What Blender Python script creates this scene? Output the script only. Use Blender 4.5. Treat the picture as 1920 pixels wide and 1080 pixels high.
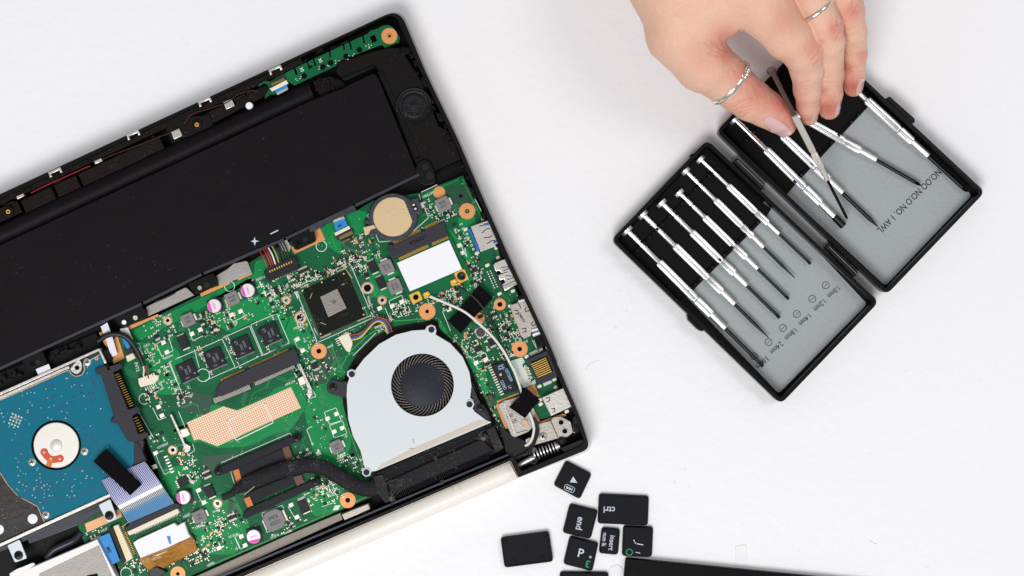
import bpy, math, random
import numpy as np
from mathutils import Vector, Matrix
from mathutils.geometry import tessellate_polygon
from mathutils.bvhtree import BVHTree
for o in list(bpy.data.objects): bpy.data.objects.remove(o)
random.seed(7)
SC = bpy.context.scene
COL = SC.collection
# ---------------------------------------------------------------- units: 1 u = 0.24 mm, the table is z = 0, the camera hangs D above it
S = 0.00024
D = 4000.0
cam = bpy.data.cameras.new('camera'); camo = bpy.data.objects.new('camera', cam); COL.objects.link(camo)
camo.location = (0, 0, D*S); cam.sensor_width = 36; cam.lens = 36*D/1920
cam.clip_start = 0.05; cam.clip_end = 20
SC.camera = camo
world = bpy.data.worlds.new('World'); SC.world = world; world.use_nodes = True
bg = world.node_tree.nodes['Background']; bg.inputs[0].default_value = (0.96, 0.97, 1.0, 1); bg.inputs[1].default_value = 0.37
def area(name, loc, target, sx, sy, power, col):
    l = bpy.data.lights.new(name, 'AREA'); l.shape = 'RECTANGLE'; l.size = sx; l.size_y = sy; l.energy = power; l.color = col
    o = bpy.data.objects.new(name, l); COL.objects.link(o); o.location = loc
    d = Vector(target) - Vector(loc); o.rotation_euler = d.to_track_quat('-Z', 'Y').to_euler()
area('window_light', (-0.35, -1.1, 2.1), (-0.1, 0, 0), 1.15, 0.95, 38.5, (1.0, 0.985, 0.96))
area('side_light', (1.2, 0.5, 2.2), (0, 0, 0), 0.8, 0.8, 10, (1.0, 0.98, 0.97))
SC.view_settings.view_transform = 'Standard'; SC.view_settings.look = 'None'; SC.view_settings.exposure = 0; SC.view_settings.gamma = 1
SC.render.engine = 'CYCLES'; SC.render.resolution_x = 1024; SC.render.resolution_y = 576

# ---------------------------------------------------------------- helpers
def W(px, py, z, k=None):
    k = 1 - z/D if k is None else k
    return ((px-960)*k*S, (540-py)*k*S, z*S)
A = 23.8
CU, SU = math.cos(math.radians(A)), math.sin(math.radians(A))
def uv(cx, cy, a, b, ang=A):            # a along the board's long way, b towards its lower edge
    c, s = math.cos(math.radians(ang)), math.sin(math.radians(ang))
    return (cx + a*c + b*s, cy - a*s + b*c)
def R(cx, cy, w, h, ang=A):
    return [uv(cx, cy, -w/2, -h/2, ang), uv(cx, cy, w/2, -h/2, ang), uv(cx, cy, w/2, h/2, ang), uv(cx, cy, -w/2, h/2, ang)]
def Z(pts, ox, oy, s): return [(ox + x/s, oy + y/s) for x, y in pts]
def rnd(pts, r, n=4):
    out = []; m = len(pts); rl_ = r if hasattr(r, '__len__') else [r]*m
    for i in range(m):
        r = rl_[i]; p0, p1, p2 = Vector(pts[i-1]), Vector(pts[i]), Vector(pts[(i+1) % m])
        a = p0-p1; b = p2-p1; la, lb = a.length, b.length
        if la < 1e-6 or lb < 1e-6: continue
        rr = min(r, la*.45, lb*.45); a = p1 + a/la*rr; b = p1 + b/lb*rr
        for j in range(n+1):
            t = j/n; q = a*(1-t)**2 + p1*2*t*(1-t) + b*t*t; out.append((q.x, q.y))
    return out
def circ(cx, cy, r, n=28, ph=0): return [(cx + r*math.cos(ph+2*math.pi*i/n), cy + r*math.sin(ph+2*math.pi*i/n)) for i in range(n)]
def catmull(P, n=6):
    P = [np.array(p, float) for p in P]; Q = [2*P[0]-P[1]] + P + [2*P[-1]-P[-2]]; out = []
    for i in range(1, len(Q)-2):
        for j in range(n):
            t = j/n; a, b, c, d = Q[i-1], Q[i], Q[i+1], Q[i+2]
            out.append(.5*((2*b)+(c-a)*t+(2*a-5*b+4*c-d)*t*t+(3*b-a-3*c+d)*t**3))
    out.append(P[-1]); return out
def area2(p): return sum(p[i-1][0]*p[i][1]-p[i][0]*p[i-1][1] for i in range(len(p)))
def inset(p, b):                        # p ccw
    out = []; n = len(p)
    for i in range(n):
        a, c, d = Vector(p[i-1]), Vector(p[i]), Vector(p[(i+1) % n])
        e1 = (c-a); e2 = (d-c)
        if e1.length < 1e-9 or e2.length < 1e-9: out.append(tuple(c)); continue
        e1.normalize(); e2.normalize()
        n1 = Vector((-e1.y, e1.x)); n2 = Vector((-e2.y, e2.x)); m = n1+n2
        q = max(.35, (1+n1.dot(n2))/2)
        out.append((c.x + m.x/2*b/q, c.y + m.y/2*b/q))
    return out
TXT = {}
def text_geo(s):
    if s not in TXT:
        cu = bpy.data.curves.new('t', 'FONT'); cu.body = s; cu.resolution_u = 3; cu.offset = .012; cu.align_x = 'CENTER'; cu.align_y = 'CENTER'
        o = bpy.data.objects.new('t', cu); me = bpy.data.meshes.new_from_object(o)
        v = [tuple(x.co[:2]) for x in me.vertices]; f = [tuple(p.vertices) for p in me.polygons]
        bpy.data.objects.remove(o); bpy.data.meshes.remove(me); bpy.data.curves.remove(cu)
        xs = [a for a, b in v] or [0]; ys = [b for a, b in v] or [0]
        mx, my = (min(xs)+max(xs))/2, (min(ys)+max(ys))/2
        TXT[s] = ([((a-mx), (b-my)) for a, b in v], f)
    return TXT[s]
class G:
    def __init__(s, local=False): s.v = []; s.f = []; s.m = []; s.local = local; s.pc = []; s.depth = 0; s.n = 0
    def k(s, z): return 1.0 if s.local else 1 - z/D
    def xy(s, p, k): return (p[0], p[1]) if s.local else ((p[0]-960)*k, (540-p[1])*k)
    def add(s, vs, fs, mi=0):
        o = len(s.v); s.v += [tuple(v) for v in vs]; s.f += [tuple(i+o for i in f) for f in fs]; s.m += [mi]*len(fs); return s
    def prism(s, pts, z0, z1, b=0, mi=0, holes=(), top=None):
        k = s.k(z1); top = mi if top is None else top
        P = [s.xy(p, k) for p in pts]
        if area2(P) < 0: P = P[::-1]
        n = len(P)
        if holes:
            H = []
            for h in holes:
                q = [s.xy(p, k) for p in h]
                if area2(q) > 0: q = q[::-1]
                H.append(q)
            loops = [P]+H; flat = [p for l in loops for p in l]
            tri = tessellate_polygon([[Vector((x, y, 0)) for x, y in l] for l in loops]); N = len(flat)
            vs = [(x, y, z1) for x, y in flat] + [(x, y, z0) for x, y in flat]; fs = []
            for t in tri:
                a, b_, c = [flat[i] for i in t]
                t = list(t)
                if (b_[0]-a[0])*(c[1]-a[1])-(b_[1]-a[1])*(c[0]-a[0]) < 0: t = t[::-1]
                fs.append(tuple(t)); fs.append(tuple(i+N for i in t[::-1]))
            s.add(vs, fs, top); vs2 = vs; o = 0; fs = []
            for l in loops:
                m = len(l)
                for i in range(m):
                    j = (i+1) % m; fs.append((o+i+N, o+j+N, o+j, o+i))
                o += m
            s.add(vs2, fs, mi); return s
        rings = [[(x, y, z0) for x, y in P]]
        if b:
            Q = inset(P, b*.3); T = inset(P, b)
            rings += [[(x, y, z1-b) for x, y in P], [(x, y, z1-b*.3) for x, y in Q], [(x, y, z1) for x, y in T]]
        else: rings += [[(x, y, z1) for x, y in P]]
        vs = [v for r in rings for v in r]; fs = []
        for r in range(len(rings)-1):
            for i in range(n):
                j = (i+1) % n; fs.append((r*n+i, r*n+j, (r+1)*n+j, (r+1)*n+i))
        fs.append(tuple(range(n-1, -1, -1)))
        s.add(vs, fs, mi)
        s.add(rings[-1], [tuple(range(n))], top); return s
    def lathe(s, cx, cy, prof, n=28, mi=0, mis=None, ph=0):   # prof [(r,z)] from bottom-outside to top centre
        k = s.k(max(z for r, z in prof)); c = s.xy((cx, cy), k); vs = []
        for r, z in prof: vs += [(c[0]+max(r, 1e-3)*math.cos(ph+2*math.pi*i/n), c[1]+max(r, 1e-3)*math.sin(ph+2*math.pi*i/n), z) for i in range(n)]
        for q in range(len(prof)-1):
            fs = [(q*n+i, q*n+(i+1) % n, (q+1)*n+(i+1) % n, (q+1)*n+i) for i in range(n)]
            o = len(s.v)
            if q == 0: s.v += vs; base = o
            s.f += [tuple(i+base for i in f) for f in fs]; s.m += [mis[q] if mis else mi]*n
        s.f.append(tuple(base+i for i in range(n-1, -1, -1))); s.m.append(mi)
        return s
    def ring(s, cx, cy, r1, r0, z0, z1, n=28, mi=0): return s.prism(circ(cx, cy, r1, n), z0, z1, mi=mi, holes=[circ(cx, cy, r0, n)])
    def tube(s, pts, r, n=8, mi=0, flat=1.0, cap=True):      # pts (px,py,z)
        P = [Vector(p) if s.local else Vector(W(*p))/S for p in pts]; m = len(P); vs = []
        rr = r if hasattr(r, '__len__') else [r]*m
        side0 = None
        for i in range(m):
            t = (P[min(i+1, m-1)]-P[max(i-1, 0)]).normalized()
            sd = t.cross(Vector((0, 0, 1)))
            if sd.length < 1e-4: sd = Vector((1, 0, 0))
            sd.normalize(); up = sd.cross(t)
            for j in range(n):
                a = 2*math.pi*j/n; q = P[i] + sd*math.cos(a)*rr[i] + up*math.sin(a)*rr[i]*flat; vs.append(tuple(q))
        fs = [(i*n+j, i*n+(j+1) % n, (i+1)*n+(j+1) % n, (i+1)*n+j) for i in range(m-1) for j in range(n)]
        fs = [f[::-1] for f in fs]
        if cap: fs += [tuple(range(n)), tuple((m-1)*n+j for j in range(n-1, -1, -1))]
        return s.add(vs, fs, mi)
    def line(s, pts, w, z0, z1, mi=0, closed=False):
        if closed: pts = list(pts)+[pts[0]]
        for a, b in zip(pts[:-1], pts[1:]):
            d = Vector(b)-Vector(a)
            if d.length < 1e-6: continue
            d.normalize(); nn = Vector((-d.y, d.x))*w/2; e = d*w*.4
            a_, b_ = Vector(a)-e, Vector(b)+e
            s.prism([tuple(a_+nn), tuple(b_+nn), tuple(b_-nn), tuple(a_-nn)], z0, z1, mi=mi)
        return s
    def quad(s, pts, z, mi=0):
        k = s.k(z); P = [s.xy(p, k) for p in pts]
        if area2(P) < 0: P = P[::-1]
        return s.add([(x, y, z) for x, y in P], [tuple(range(len(P)))], mi)
    def text(s, t, cx, cy, z, h, ang, mi=0, sx=1.0, mirror=False):
        v, f = text_geo(t)
        if not v: return s
        k = s.k(z); c = s.xy((cx, cy), k); hh = max(b for a, b in text_geo('H')[0])*2; q = h/hh
        ca, sa = math.cos(math.radians(ang)), math.sin(math.radians(ang)); vs = []
        for a, b in v:
            a *= q*sx; b *= q
            if mirror: a = -a
            vs.append((c[0]+a*ca-b*sa, c[1]+a*sa+b*ca, z))
        return s.add(vs, [x[::-1] for x in f] if mirror else f, mi)
def _wrap(fn):
    def f(s, *a, **k):
        if s.depth == 0: s.n += 1
        s.depth += 1
        try: return fn(s, *a, **k)
        finally:
            s.depth -= 1; s.pc += [s.n]*(len(s.f)-len(s.pc))
    return f
for _n in ('add', 'prism', 'lathe', 'tube', 'line', 'quad', 'text'): setattr(G, _n, _wrap(getattr(G, _n)))
def split(g, name, mats, parent=None, **kw):      # every piece of g becomes an object of its own
    out = []
    for p in sorted(set(g.pc)):
        idx = [i for i, q in enumerate(g.pc) if q == p]; h = G(g.local); mp = {}
        for i in idx:
            f = []
            for v in g.f[i]:
                if v not in mp: mp[v] = len(h.v); h.v.append(g.v[v])
                f.append(mp[v])
            h.f.append(tuple(f)); h.m.append(g.m[i])
        out.append(part(h, name, mats, parent, **kw))
    return out
def rootloc(o):
    while o is not None and o.parent: o = o.parent
    return Vector(o.location) if o is not None else Vector((0, 0, 0))
def part(g, name, mats, parent=None, loc=None, rot=0, smooth=35, kind=None, label=None):
    if isinstance(g, bpy.types.Mesh): me = g
    else:
        me = bpy.data.meshes.new(name); off = Vector((0, 0, 0)) if (g.local or parent is None) else rootloc(parent)
        v = np.array(g.v, dtype=np.float64)*S - np.array(off)
        me.from_pydata(v.tolist(), [], g.f)
        mats = mats if isinstance(mats, (list, tuple)) else [mats]
        for m in mats: me.materials.append(m)
        if len(mats) > 1: me.polygons.foreach_set('material_index', g.m)
        if smooth:
            me.polygons.foreach_set('use_smooth', [True]*len(me.polygons)); me.set_sharp_from_angle(angle=math.radians(smooth))
        me.update()
    o = bpy.data.objects.new(name, me); COL.objects.link(o)
    if parent is not None: o.parent = parent
    if loc is not None: o.location = Vector(W(*loc)) - rootloc(parent); o.rotation_euler = (0, 0, math.radians(rot))
    if kind: o['kind'] = kind
    if label: o['label'] = label
    return o
def thing(name, label, cat, px, py, z=0, group=None):
    o = bpy.data.objects.new(name, None); COL.objects.link(o); o.location = W(px, py, z); o.empty_display_size = .01
    o['label'] = label; o['category'] = cat
    if group: o['group'] = group
    return o
# ---------------------------------------------------------------- materials
def lin(c):
    c = c/255; return c/12.92 if c <= .04045 else ((c+.055)/1.055)**2.4
def L(r, g, b): return (lin(r), lin(g), lin(b), 1)
def mat(name, rgb, rough=.5, metal=0, spec=.5, bump=None, speck=None, var=None, coat=0, sss=0, trans=0, aniso=None):
    m = bpy.data.materials.new(name); m.use_nodes = True; nt = m.node_tree; N = nt.nodes; K = nt.links
    b = N['Principled BSDF']; c = L(*rgb)
    b.inputs['Base Color'].default_value = c; b.inputs['Roughness'].default_value = rough; b.inputs['Metallic'].default_value = metal
    b.inputs['Specular IOR Level'].default_value = spec; b.inputs['Coat Weight'].default_value = coat
    b.inputs['Transmission Weight'].default_value = trans
    if bump or speck or var: tc = N.new('ShaderNodeTexCoord')
    out = None
    if var:                              # (scale, amount) soft variation of tone
        n = N.new('ShaderNodeTexNoise'); n.inputs['Scale'].default_value = var[0]; n.inputs['Detail'].default_value = 5
        K.new(tc.outputs['Object'], n.inputs['Vector'])
        mx = N.new('ShaderNodeMix'); mx.data_type = 'RGBA'; K.new(n.outputs['Fac'], mx.inputs[0])
        a = var[1]; mx.inputs[6].default_value = tuple(x*(1-a) for x in c[:3])+(1,)
        c2 = L(*var[2]) if len(var) > 2 else tuple(min(1, x*(1+a)) for x in c[:3])+(1,)
        mx.inputs[7].default_value = c2; out = mx.outputs[2]
    if speck:                            # (rgb, scale, threshold, amount)
        n = N.new('ShaderNodeTexNoise'); n.inputs['Scale'].default_value = speck[1]; n.inputs['Detail'].default_value = 2
        K.new(tc.outputs['Object'], n.inputs['Vector'])
        r = N.new('ShaderNodeMapRange'); r.inputs['From Min'].default_value = speck[2]; r.inputs['From Max'].default_value = speck[2]+.04
        r.inputs['To Max'].default_value = speck[3]
        n2 = N.new('ShaderNodeTexNoise'); n2.inputs['Scale'].default_value = speck[1]/14; K.new(tc.outputs['Object'], n2.inputs['Vector'])
        sb = N.new('ShaderNodeMath'); sb.operation = 'MULTIPLY_ADD'; K.new(n2.outputs['Fac'], sb.inputs[0]); sb.inputs[1].default_value = .35; sb.inputs[2].default_value = -.17
        ad = N.new('ShaderNodeMath'); ad.operation = 'ADD'; K.new(n.outputs['Fac'], ad.inputs[0]); K.new(sb.outputs[0], ad.inputs[1])
        K.new(ad.outputs[0], r.inputs['Value'])
        mx = N.new('ShaderNodeMix'); mx.data_type = 'RGBA'; K.new(r.outputs[0], mx.inputs[0])
        if out: K.new(out, mx.inputs[6])
        else: mx.inputs[6].default_value = c
        mx.inputs[7].default_value = L(*speck[0]); out = mx.outputs[2]
    if out: K.new(out, b.inputs['Base Color'])
    if bump:                             # (scale, height in u)
        n = N.new('ShaderNodeTexNoise'); n.inputs['Scale'].default_value = bump[0]; n.inputs['Detail'].default_value = 4
        K.new(tc.outputs['Object'], n.inputs['Vector'])
        bp = N.new('ShaderNodeBump'); bp.inputs['Strength'].default_value = 1; bp.inputs['Distance'].default_value = bump[1]*S
        K.new(n.outputs['Fac'], bp.inputs['Height']); K.new(bp.outputs[0], b.inputs['Normal'])
    if sss:
        b.inputs['Subsurface Weight'].default_value = sss; b.inputs['Subsurface Radius'].default_value = (1, .35, .2); b.inputs['Subsurface Scale'].default_value = .003
    return m
M = {}
DUST = (150, 140, 132)
M['table'] = mat('white_table', (240, 240, 243), .45, spec=.3, bump=(220, 1.2), var=(5, .02), speck=((196, 194, 192), 420, .755, .35))
M['blackp'] = mat('black_plastic', (15, 12, 11), .5, spec=.12, speck=(DUST, 1500, .74, .5), bump=(900, .5))
M['rim'] = mat('black_rim_plastic', (11, 10, 10), .42, spec=.14, speck=(DUST, 1500, .76, .4))
M['brownp'] = mat('dusty_black_plastic', (26, 20, 18), .6, spec=.1, speck=((120, 108, 98), 1300, .70, .5), bump=(700, 1))
M['tray'] = mat('gloss_black_plastic', (6, 5, 6), .3, spec=.2, speck=((90, 90, 92), 1600, .78, .5), bump=(400, .3))
M['traydull'] = mat('matt_black_insert', (2, 2, 2), .55, spec=.12)
M['battery'] = mat('battery_wrap', (19, 15, 19), .5, spec=.09, speck=((120, 112, 116), 1700, .76, .5), bump=(70, 1.4), var=(30, .2))
M['silver'] = mat('silver_case', (208, 204, 198), .34, metal=.55, bump=(800, .2))
M['hinge'] = mat('white_hinge_cover', (240, 234, 228), .38, coat=.1)
M['alu'] = mat('aluminium', (206, 202, 196), .32, metal=.75, bump=(900, .3), var=(150, .1))
M['plate'] = mat('brushed_steel_plate', (172, 166, 160), .42, metal=.6, bump=(1200, .4), var=(250, .12))
M['greyplate'] = mat('grey_plate', (158, 154, 150), .5, metal=.45, bump=(1500, .5), var=(300, .15))
M['strip'] = mat('grey_gasket', (150, 142, 132), .75, bump=(1600, .8), var=(400, .15))
M['fan'] = mat('fan_cover_metal', (206, 212, 216), .45, metal=.12, speck=((120, 120, 120), 900, .79, .6), var=(40, .03))
M['pcb'] = mat('green_solder_mask', (0, 80, 50), .4, spec=.2, var=(75, .3, (0, 112, 64)), bump=(500, .4))
M['pour'] = mat('bright_green_copper_pour', (0, 134, 70), .38, spec=.2, var=(120, .12), bump=(500, .3))
M['trace'] = mat('green_trace', (30, 140, 84), .35, coat=.1)
M['dgreen'] = mat('dark_green_mask', (3, 66, 40), .35, coat=.1)
M['copper'] = mat('exposed_copper', (222, 152, 92), .4, metal=.35, var=(300, .1))
M['copperl'] = mat('pale_copper', (228, 172, 126), .5, metal=.2, var=(200, .06))
M['gold'] = mat('gold_contact', (232, 190, 100), .28, metal=.8)
M['brass'] = mat('brass_pad', (226, 178, 72), .38, metal=.45)
M['solder'] = mat('solder', (216, 212, 202), .3, metal=.55)
M['pad'] = mat('tinned_pad', (238, 233, 220), .35, metal=.3)
M['silk'] = mat('white_silkscreen', (226, 234, 228), .6)
M['hole'] = mat('hole_black', (4, 4, 4), .7, spec=.1)
M['chip'] = mat('chip_black', (34, 34, 42), .5, spec=.15, bump=(3000, .25), speck=(DUST, 2200, .76, .5))
M['chipd'] = mat('chip_dark', (14, 14, 16), .45, spec=.3, bump=(2500, .4))
M['substrate'] = mat('bga_substrate', (15, 18, 12), .4, spec=.12, speck=((150, 140, 90), 2400, .71, .6))
M['die'] = mat('silicon_die', (138, 132, 126), .35, metal=.3, bump=(1500, .5), speck=((90, 84, 80), 1800, .66, .5))
M['ind'] = mat('inductor_grey', (128, 126, 127), .65, bump=(2500, .6), speck=((90, 88, 88), 3000, .66, .5))
M['indt'] = mat('inductor_print', (52, 50, 52), .7)
M['conn'] = mat('connector_charcoal', (40, 40, 50), .5, spec=.3, speck=(DUST, 2200, .78, .4), bump=(1500, .4))
M['cream'] = mat('cream_nylon', (232, 224, 200), .5, sss=.0)
M['white'] = mat('white_label', (240, 240, 246), .55)
M['pink'] = mat('magenta_print', (232, 70, 190), .5)
M['capw'] = mat('capacitor_top', (232, 226, 230), .35, metal=.2)
M['goldcell'] = mat('coin_cell_face', (206, 182, 142), .5, metal=.3, var=(160, .06), bump=(1200, .3))
M['teal'] = mat('teal_circuit_board', (0, 106, 130), .5, spec=.15, bump=(500, .4), var=(60, .1))
M['tealt'] = mat('teal_trace', (0, 72, 104), .4)
M['red'] = mat('orange_red_film', (206, 66, 28), .4)
M['tape'] = mat('black_cloth_tape', (14, 12, 15), .85, spec=.08, bump=(3000, 1.2), speck=(DUST, 2200, .74, .5))
M['pipe'] = mat('dusty_black_pipe', (32, 31, 36), .6, spec=.12, speck=((130, 126, 124), 2400, .64, .5), bump=(1200, .8))
M['fin'] = mat('black_fin', (20, 20, 24), .5, spec=.12, speck=(DUST, 2200, .70, .5), bump=(1500, .8))
M['hub'] = mat('fan_hub', (40, 41, 52), .45, spec=.15, speck=(DUST, 2400, .72, .5))
M['blade'] = mat('dusty_fan_blade', (70, 67, 66), .6, speck=((140, 128, 116), 2200, .55, .5))
M['kapton'] = mat('kapton', (170, 96, 14), .25, coat=.5, var=(140, .45, (206, 150, 60)), bump=(250, 3))
M['brown'] = mat('brown_flex', (92, 46, 20), .4, coat=.2)
M['amber'] = mat('amber_flex', (206, 110, 30), .4)
M['blue'] = mat('blue_tape', (10, 132, 206), .45)
M['usbblue'] = mat('blue_plastic', (10, 96, 190), .4)
M['ffcblue'] = mat('ffc_blue', (34, 50, 150), .4)
M['ffccyan'] = mat('ffc_cyan', (2, 84, 136), .4)
M['ffcw'] = mat('ffc_white', (232, 232, 240), .45)
M['ink'] = mat('black_ink', (16, 16, 18), .6)
M['lwhite'] = mat('legend_white', (196, 206, 222), .6)
M['lgreen'] = mat('legend_green', (12, 142, 92), .6)
M['lgrey'] = mat('legend_grey', (120, 124, 132), .6)
M['wr'] = mat('red_wire', (158, 16, 28), .4); M['ww'] = mat('white_wire', (230, 228, 222), .4)
M['wk'] = mat('black_wire', (16, 16, 18), .4); M['wy'] = mat('yellow_wire', (214, 184, 30), .4)
M['wb'] = mat('blue_wire', (16, 80, 170), .4); M['wg'] = mat('olive_wire', (150, 160, 90), .4)
M['wdr'] = mat('dark_red_wire', (120, 14, 20), .45)
M['wdd'] = mat('dull_dark_red_wire', (60, 16, 18), .5)
M['key'] = mat('keycap_black', (20, 21, 27), .5, spec=.1, bump=(2500, .3), speck=(DUST, 1500, .79, .5))
M['foam'] = mat('grey_foam_liner', (160, 166, 169), .75, bump=(700, 1.6), var=(25, .06), speck=((90, 92, 96), 600, .80, .6))
M['chrome'] = mat('chrome', (244, 244, 246), .26, metal=1)
M['chromed'] = mat('worn_chrome', (226, 227, 232), .4, metal=.9, bump=(1200, .3))
M['blackox'] = mat('black_oxide_steel', (10, 11, 16), .34, metal=.2, spec=.3)
M['dust'] = mat('grey_dust', (120, 112, 102), .95, bump=(3000, 3), var=(900, .3))
M['screw'] = mat('black_screw', (16, 15, 16), .38, metal=.4)
M['sscrew'] = mat('steel_screw', (200, 194, 184), .32, metal=.7)
M['slab'] = mat('black_slab', (10, 8, 9), .3, spec=.1, speck=(DUST, 1400, .78, .4))
def grid_mat():
    m = bpy.data.materials.new('dotted_copper_pad'); m.use_nodes = True; nt = m.node_tree; N = nt.nodes; K = nt.links; b = N['Principled BSDF']
    tc = N.new('ShaderNodeTexCoord'); mp = N.new('ShaderNodeMapping'); K.new(tc.outputs['Object'], mp.inputs['Vector'])
    mp.inputs['Rotation'].default_value = (0, 0, math.radians(-A)); mp.inputs['Scale'].default_value = (1/(4.05*S),)*3
    fr = N.new('ShaderNodeVectorMath'); fr.operation = 'FRACTION'; K.new(mp.outputs[0], fr.inputs[0])
    sb = N.new('ShaderNodeVectorMath'); sb.operation = 'SUBTRACT'; K.new(fr.outputs[0], sb.inputs[0]); sb.inputs[1].default_value = (.5, .5, 0)
    sp = N.new('ShaderNodeSeparateXYZ'); K.new(sb.outputs[0], sp.inputs[0])
    ax = N.new('ShaderNodeMath'); ax.operation = 'ABSOLUTE'; K.new(sp.outputs[0], ax.inputs[0])
    ay = N.new('ShaderNodeMath'); ay.operation = 'ABSOLUTE'; K.new(sp.outputs[1], ay.inputs[0])
    mxx = N.new('ShaderNodeMath'); mxx.operation = 'MAXIMUM'; K.new(ax.outputs[0], mxx.inputs[0]); K.new(ay.outputs[0], mxx.inputs[1])
    r = N.new('ShaderNodeMapRange'); r.inputs['From Min'].default_value = .30; r.inputs['From Max'].default_value = .38; K.new(mxx.outputs[0], r.inputs['Value'])
    mx = N.new('ShaderNodeMix'); mx.data_type = 'RGBA'; K.new(r.outputs[0], mx.inputs[0])
    mx.inputs[6].default_value = L(246, 234, 214); mx.inputs[7].default_value = L(218, 146, 90); K.new(mx.outputs[2], b.inputs['Base Color']); b.inputs['Roughness'].default_value = .4
    return m
M['grid'] = grid_mat()
# ---------------------------------------------------------------- the table
g = G(True); g.prism([(-4200, -4200), (4200, -4200), (4200, 4200), (-4200, 4200)], -80, 0)
tb = part(g, 'table_top', M['table']); tb['kind'] = 'structure'; tb['label'] = 'plain white table top'
# ================================================================ the laptop
LP = thing('laptop', 'opened laptop lying upside down with its circuit boards, battery and fan exposed', 'laptop', 480, 620)
FL, BT = 14, 34                                     # tub floor, board top
ul = lambda pts: pts
# --- outer shell: silver palmrest side, black tub with a raised rim
top0 = (-320, 509); tr = (742, 15); br = (1113, 846); bl = (972, 896)
EDGE = [(753, 14), (804, 139), (862.5, 260), (912, 376), (967, 500), (1015, 602), (1037, 650), (1066, 722), (1091, 778), (1111, 843)]
def sh(d, e=0): return [(x-d, y+e*(i == 0)-e*(i == len(EDGE)-1)) for i, (x, y) in enumerate(EDGE)]
RV = [8, 30] + [30]*8 + [15, 3, 3, 3, 3]
out_s = rnd([(-320, 512)] + sh(0) + [(972, 896.5), (956.5, 865), (-100, 1323), (-600, 1300)], RV, 6)
g = G(); g.prism(out_s, 0, 11, 3); g.prism(out_s, 10.5, 44, holes=[rnd([(-318, 516)] + sh(6, 4) + [(973, 892), (959, 862), (-100, 1320), (-590, 1290)], RV, 6)]); part(g, 'palm_rest', M['silver'], LP)
out_b = rnd([(-320, 513)] + sh(4.5, 2) + [(972, 895.5), (957, 864), (-100, 1322), (-600, 1299)], RV, 6)
inn_b = rnd([(-310, 520)] + sh(13, 10) + [(978, 884), (963, 856), (-100, 1311), (-580, 1280)], [min(v, 20) for v in RV], 6)
g = G(); g.prism(out_b, 12, FL); g.prism(out_b, FL, 62, holes=[inn_b]); part(g, 'tub', M['rim'], LP)
def edge_x(y):
    for (x0, y0), (x1, y1) in zip(EDGE[:-1], EDGE[1:]):
        if y0 <= y <= y1: return x0+(x1-x0)*(y-y0)/(y1-y0)
    return EDGE[-1][0]
# hinge cover: a white half cylinder
g = G(); prof = []; n = 14; a0 = (954.5, 865.5); a1 = (971, 897.5)
L0, L1 = (a0, a1), ((a0[0]-640, a0[1]+640*.4335), (a1[0]-640, a1[1]+640*.4335))
vs = []; K = n+1
for (p, q) in (L0, L1):
    for i in range(K):
        t = i/n; ang = math.pi*t; x = p[0]+(q[0]-p[0])*(.5-.5*math.cos(ang)); y = p[1]+(q[1]-p[1])*(.5-.5*math.cos(ang)); z = 27+math.sin(ang)*13
        w = W(x, y, z); vs.append((w[0]/S, w[1]/S, w[2]/S))
fs = [(i, i+K, i+1+K, i+1) for i in range(n)] + [tuple(range(K)), tuple(range(2*K-1, K-1, -1))]
g.add(vs, fs)
g.prism([L0[0], L0[1], L1[1], L1[0]], 1, 27); part(g, 'hinge_cover', M['hinge'], LP)
# --- top band: ribbed frame above the battery
g = G()
def band(pts, z0, z1, b=1.5, mi=0): g.prism(pts, z0, z1, b, mi=mi)
topy = lambda x: 360-.465*x
def along(x, d, off=0): # point x along top edge, d below
    y = topy(x); return (x + d*.42, y + d*.907)
band([along(-40, 9), along(560, 9), along(560, 22), along(-40, 22)], FL, 50)
band([along(-40, 27), along(20, 27), along(20, 52), along(-40, 52)], FL, 44)
for x0, x1, z in ((25, 82, 50), (87, 128, 48), (133, 285, 51)):
    band([along(x0, 31), along(x1, 31), along(x1, 56), along(x0, 56)], FL, z)
band([along(300, 30), along(590, 26), along(590, 40), along(300, 56)], FL, 42)
band(Z([(430, 600), (800, 560), (830, 640), (690, 720), (500, 760)], 200, 80, 4.155), FL, 46)
split(g, 'frame_rib', M['brownp'], LP)
random.seed(3)
g = G()
for i in range(70):
    x = random.uniform(-10, 640); d = random.uniform(8, 30); w_ = random.uniform(4, 16)
    p = along(x, d); g.prism(R(p[0], p[1], w_, random.uniform(2, 5), A+1), 40, random.uniform(49, 54), .6)
part(g, 'rib_detail', M['brownp'], LP, kind='stuff')
cm = G(True)
cm.prism([(-12.5, 5), (12.5, 5), (12.5, -5.5), (8.5, -5.5), (8.5, 0), (-8.5, 0), (-8.5, -5.5), (-12.5, -5.5)], 0, 8, 1)
clip = None
for (x, y) in ((515, 127), (383, 187), (249, 249), (103, 319), (-30, 381)):
    o = part(cm if clip is None else clip, 'clip', M['alu'], LP, loc=(x+2, y+4, 55), rot=A+.6)
    clip = o.data
for (x, y, w_, h_) in ((429, 195, 17, 15), (331, 251, 17, 15), (184, 302, 15, 6), (38, 368, 15, 6)):
    g = G(); g.prism(R(x, y, w_, h_), 44, 53, 1); part(g, 'spring_tab', M['alu'], LP)
g = G(); g.lathe(467, 198, [(7, 44), (7, 51), (6, 52.5), (0, 53)]); part(g, 'white_post', M['white'], LP)
for (x, y) in ((369, 234), (15, 397)):
    g = G(); g.lathe(x, y, [(10, 44), (10, 50), (6, 51), (6, 48), (0, 48)]); part(g, 'screw_boss', M['brownp'], LP)
    g = G(); g.ring(x, y, 4, 2, 47, 50.5, 16); part(g, 'brass_insert', M['brass'], LP)
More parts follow.
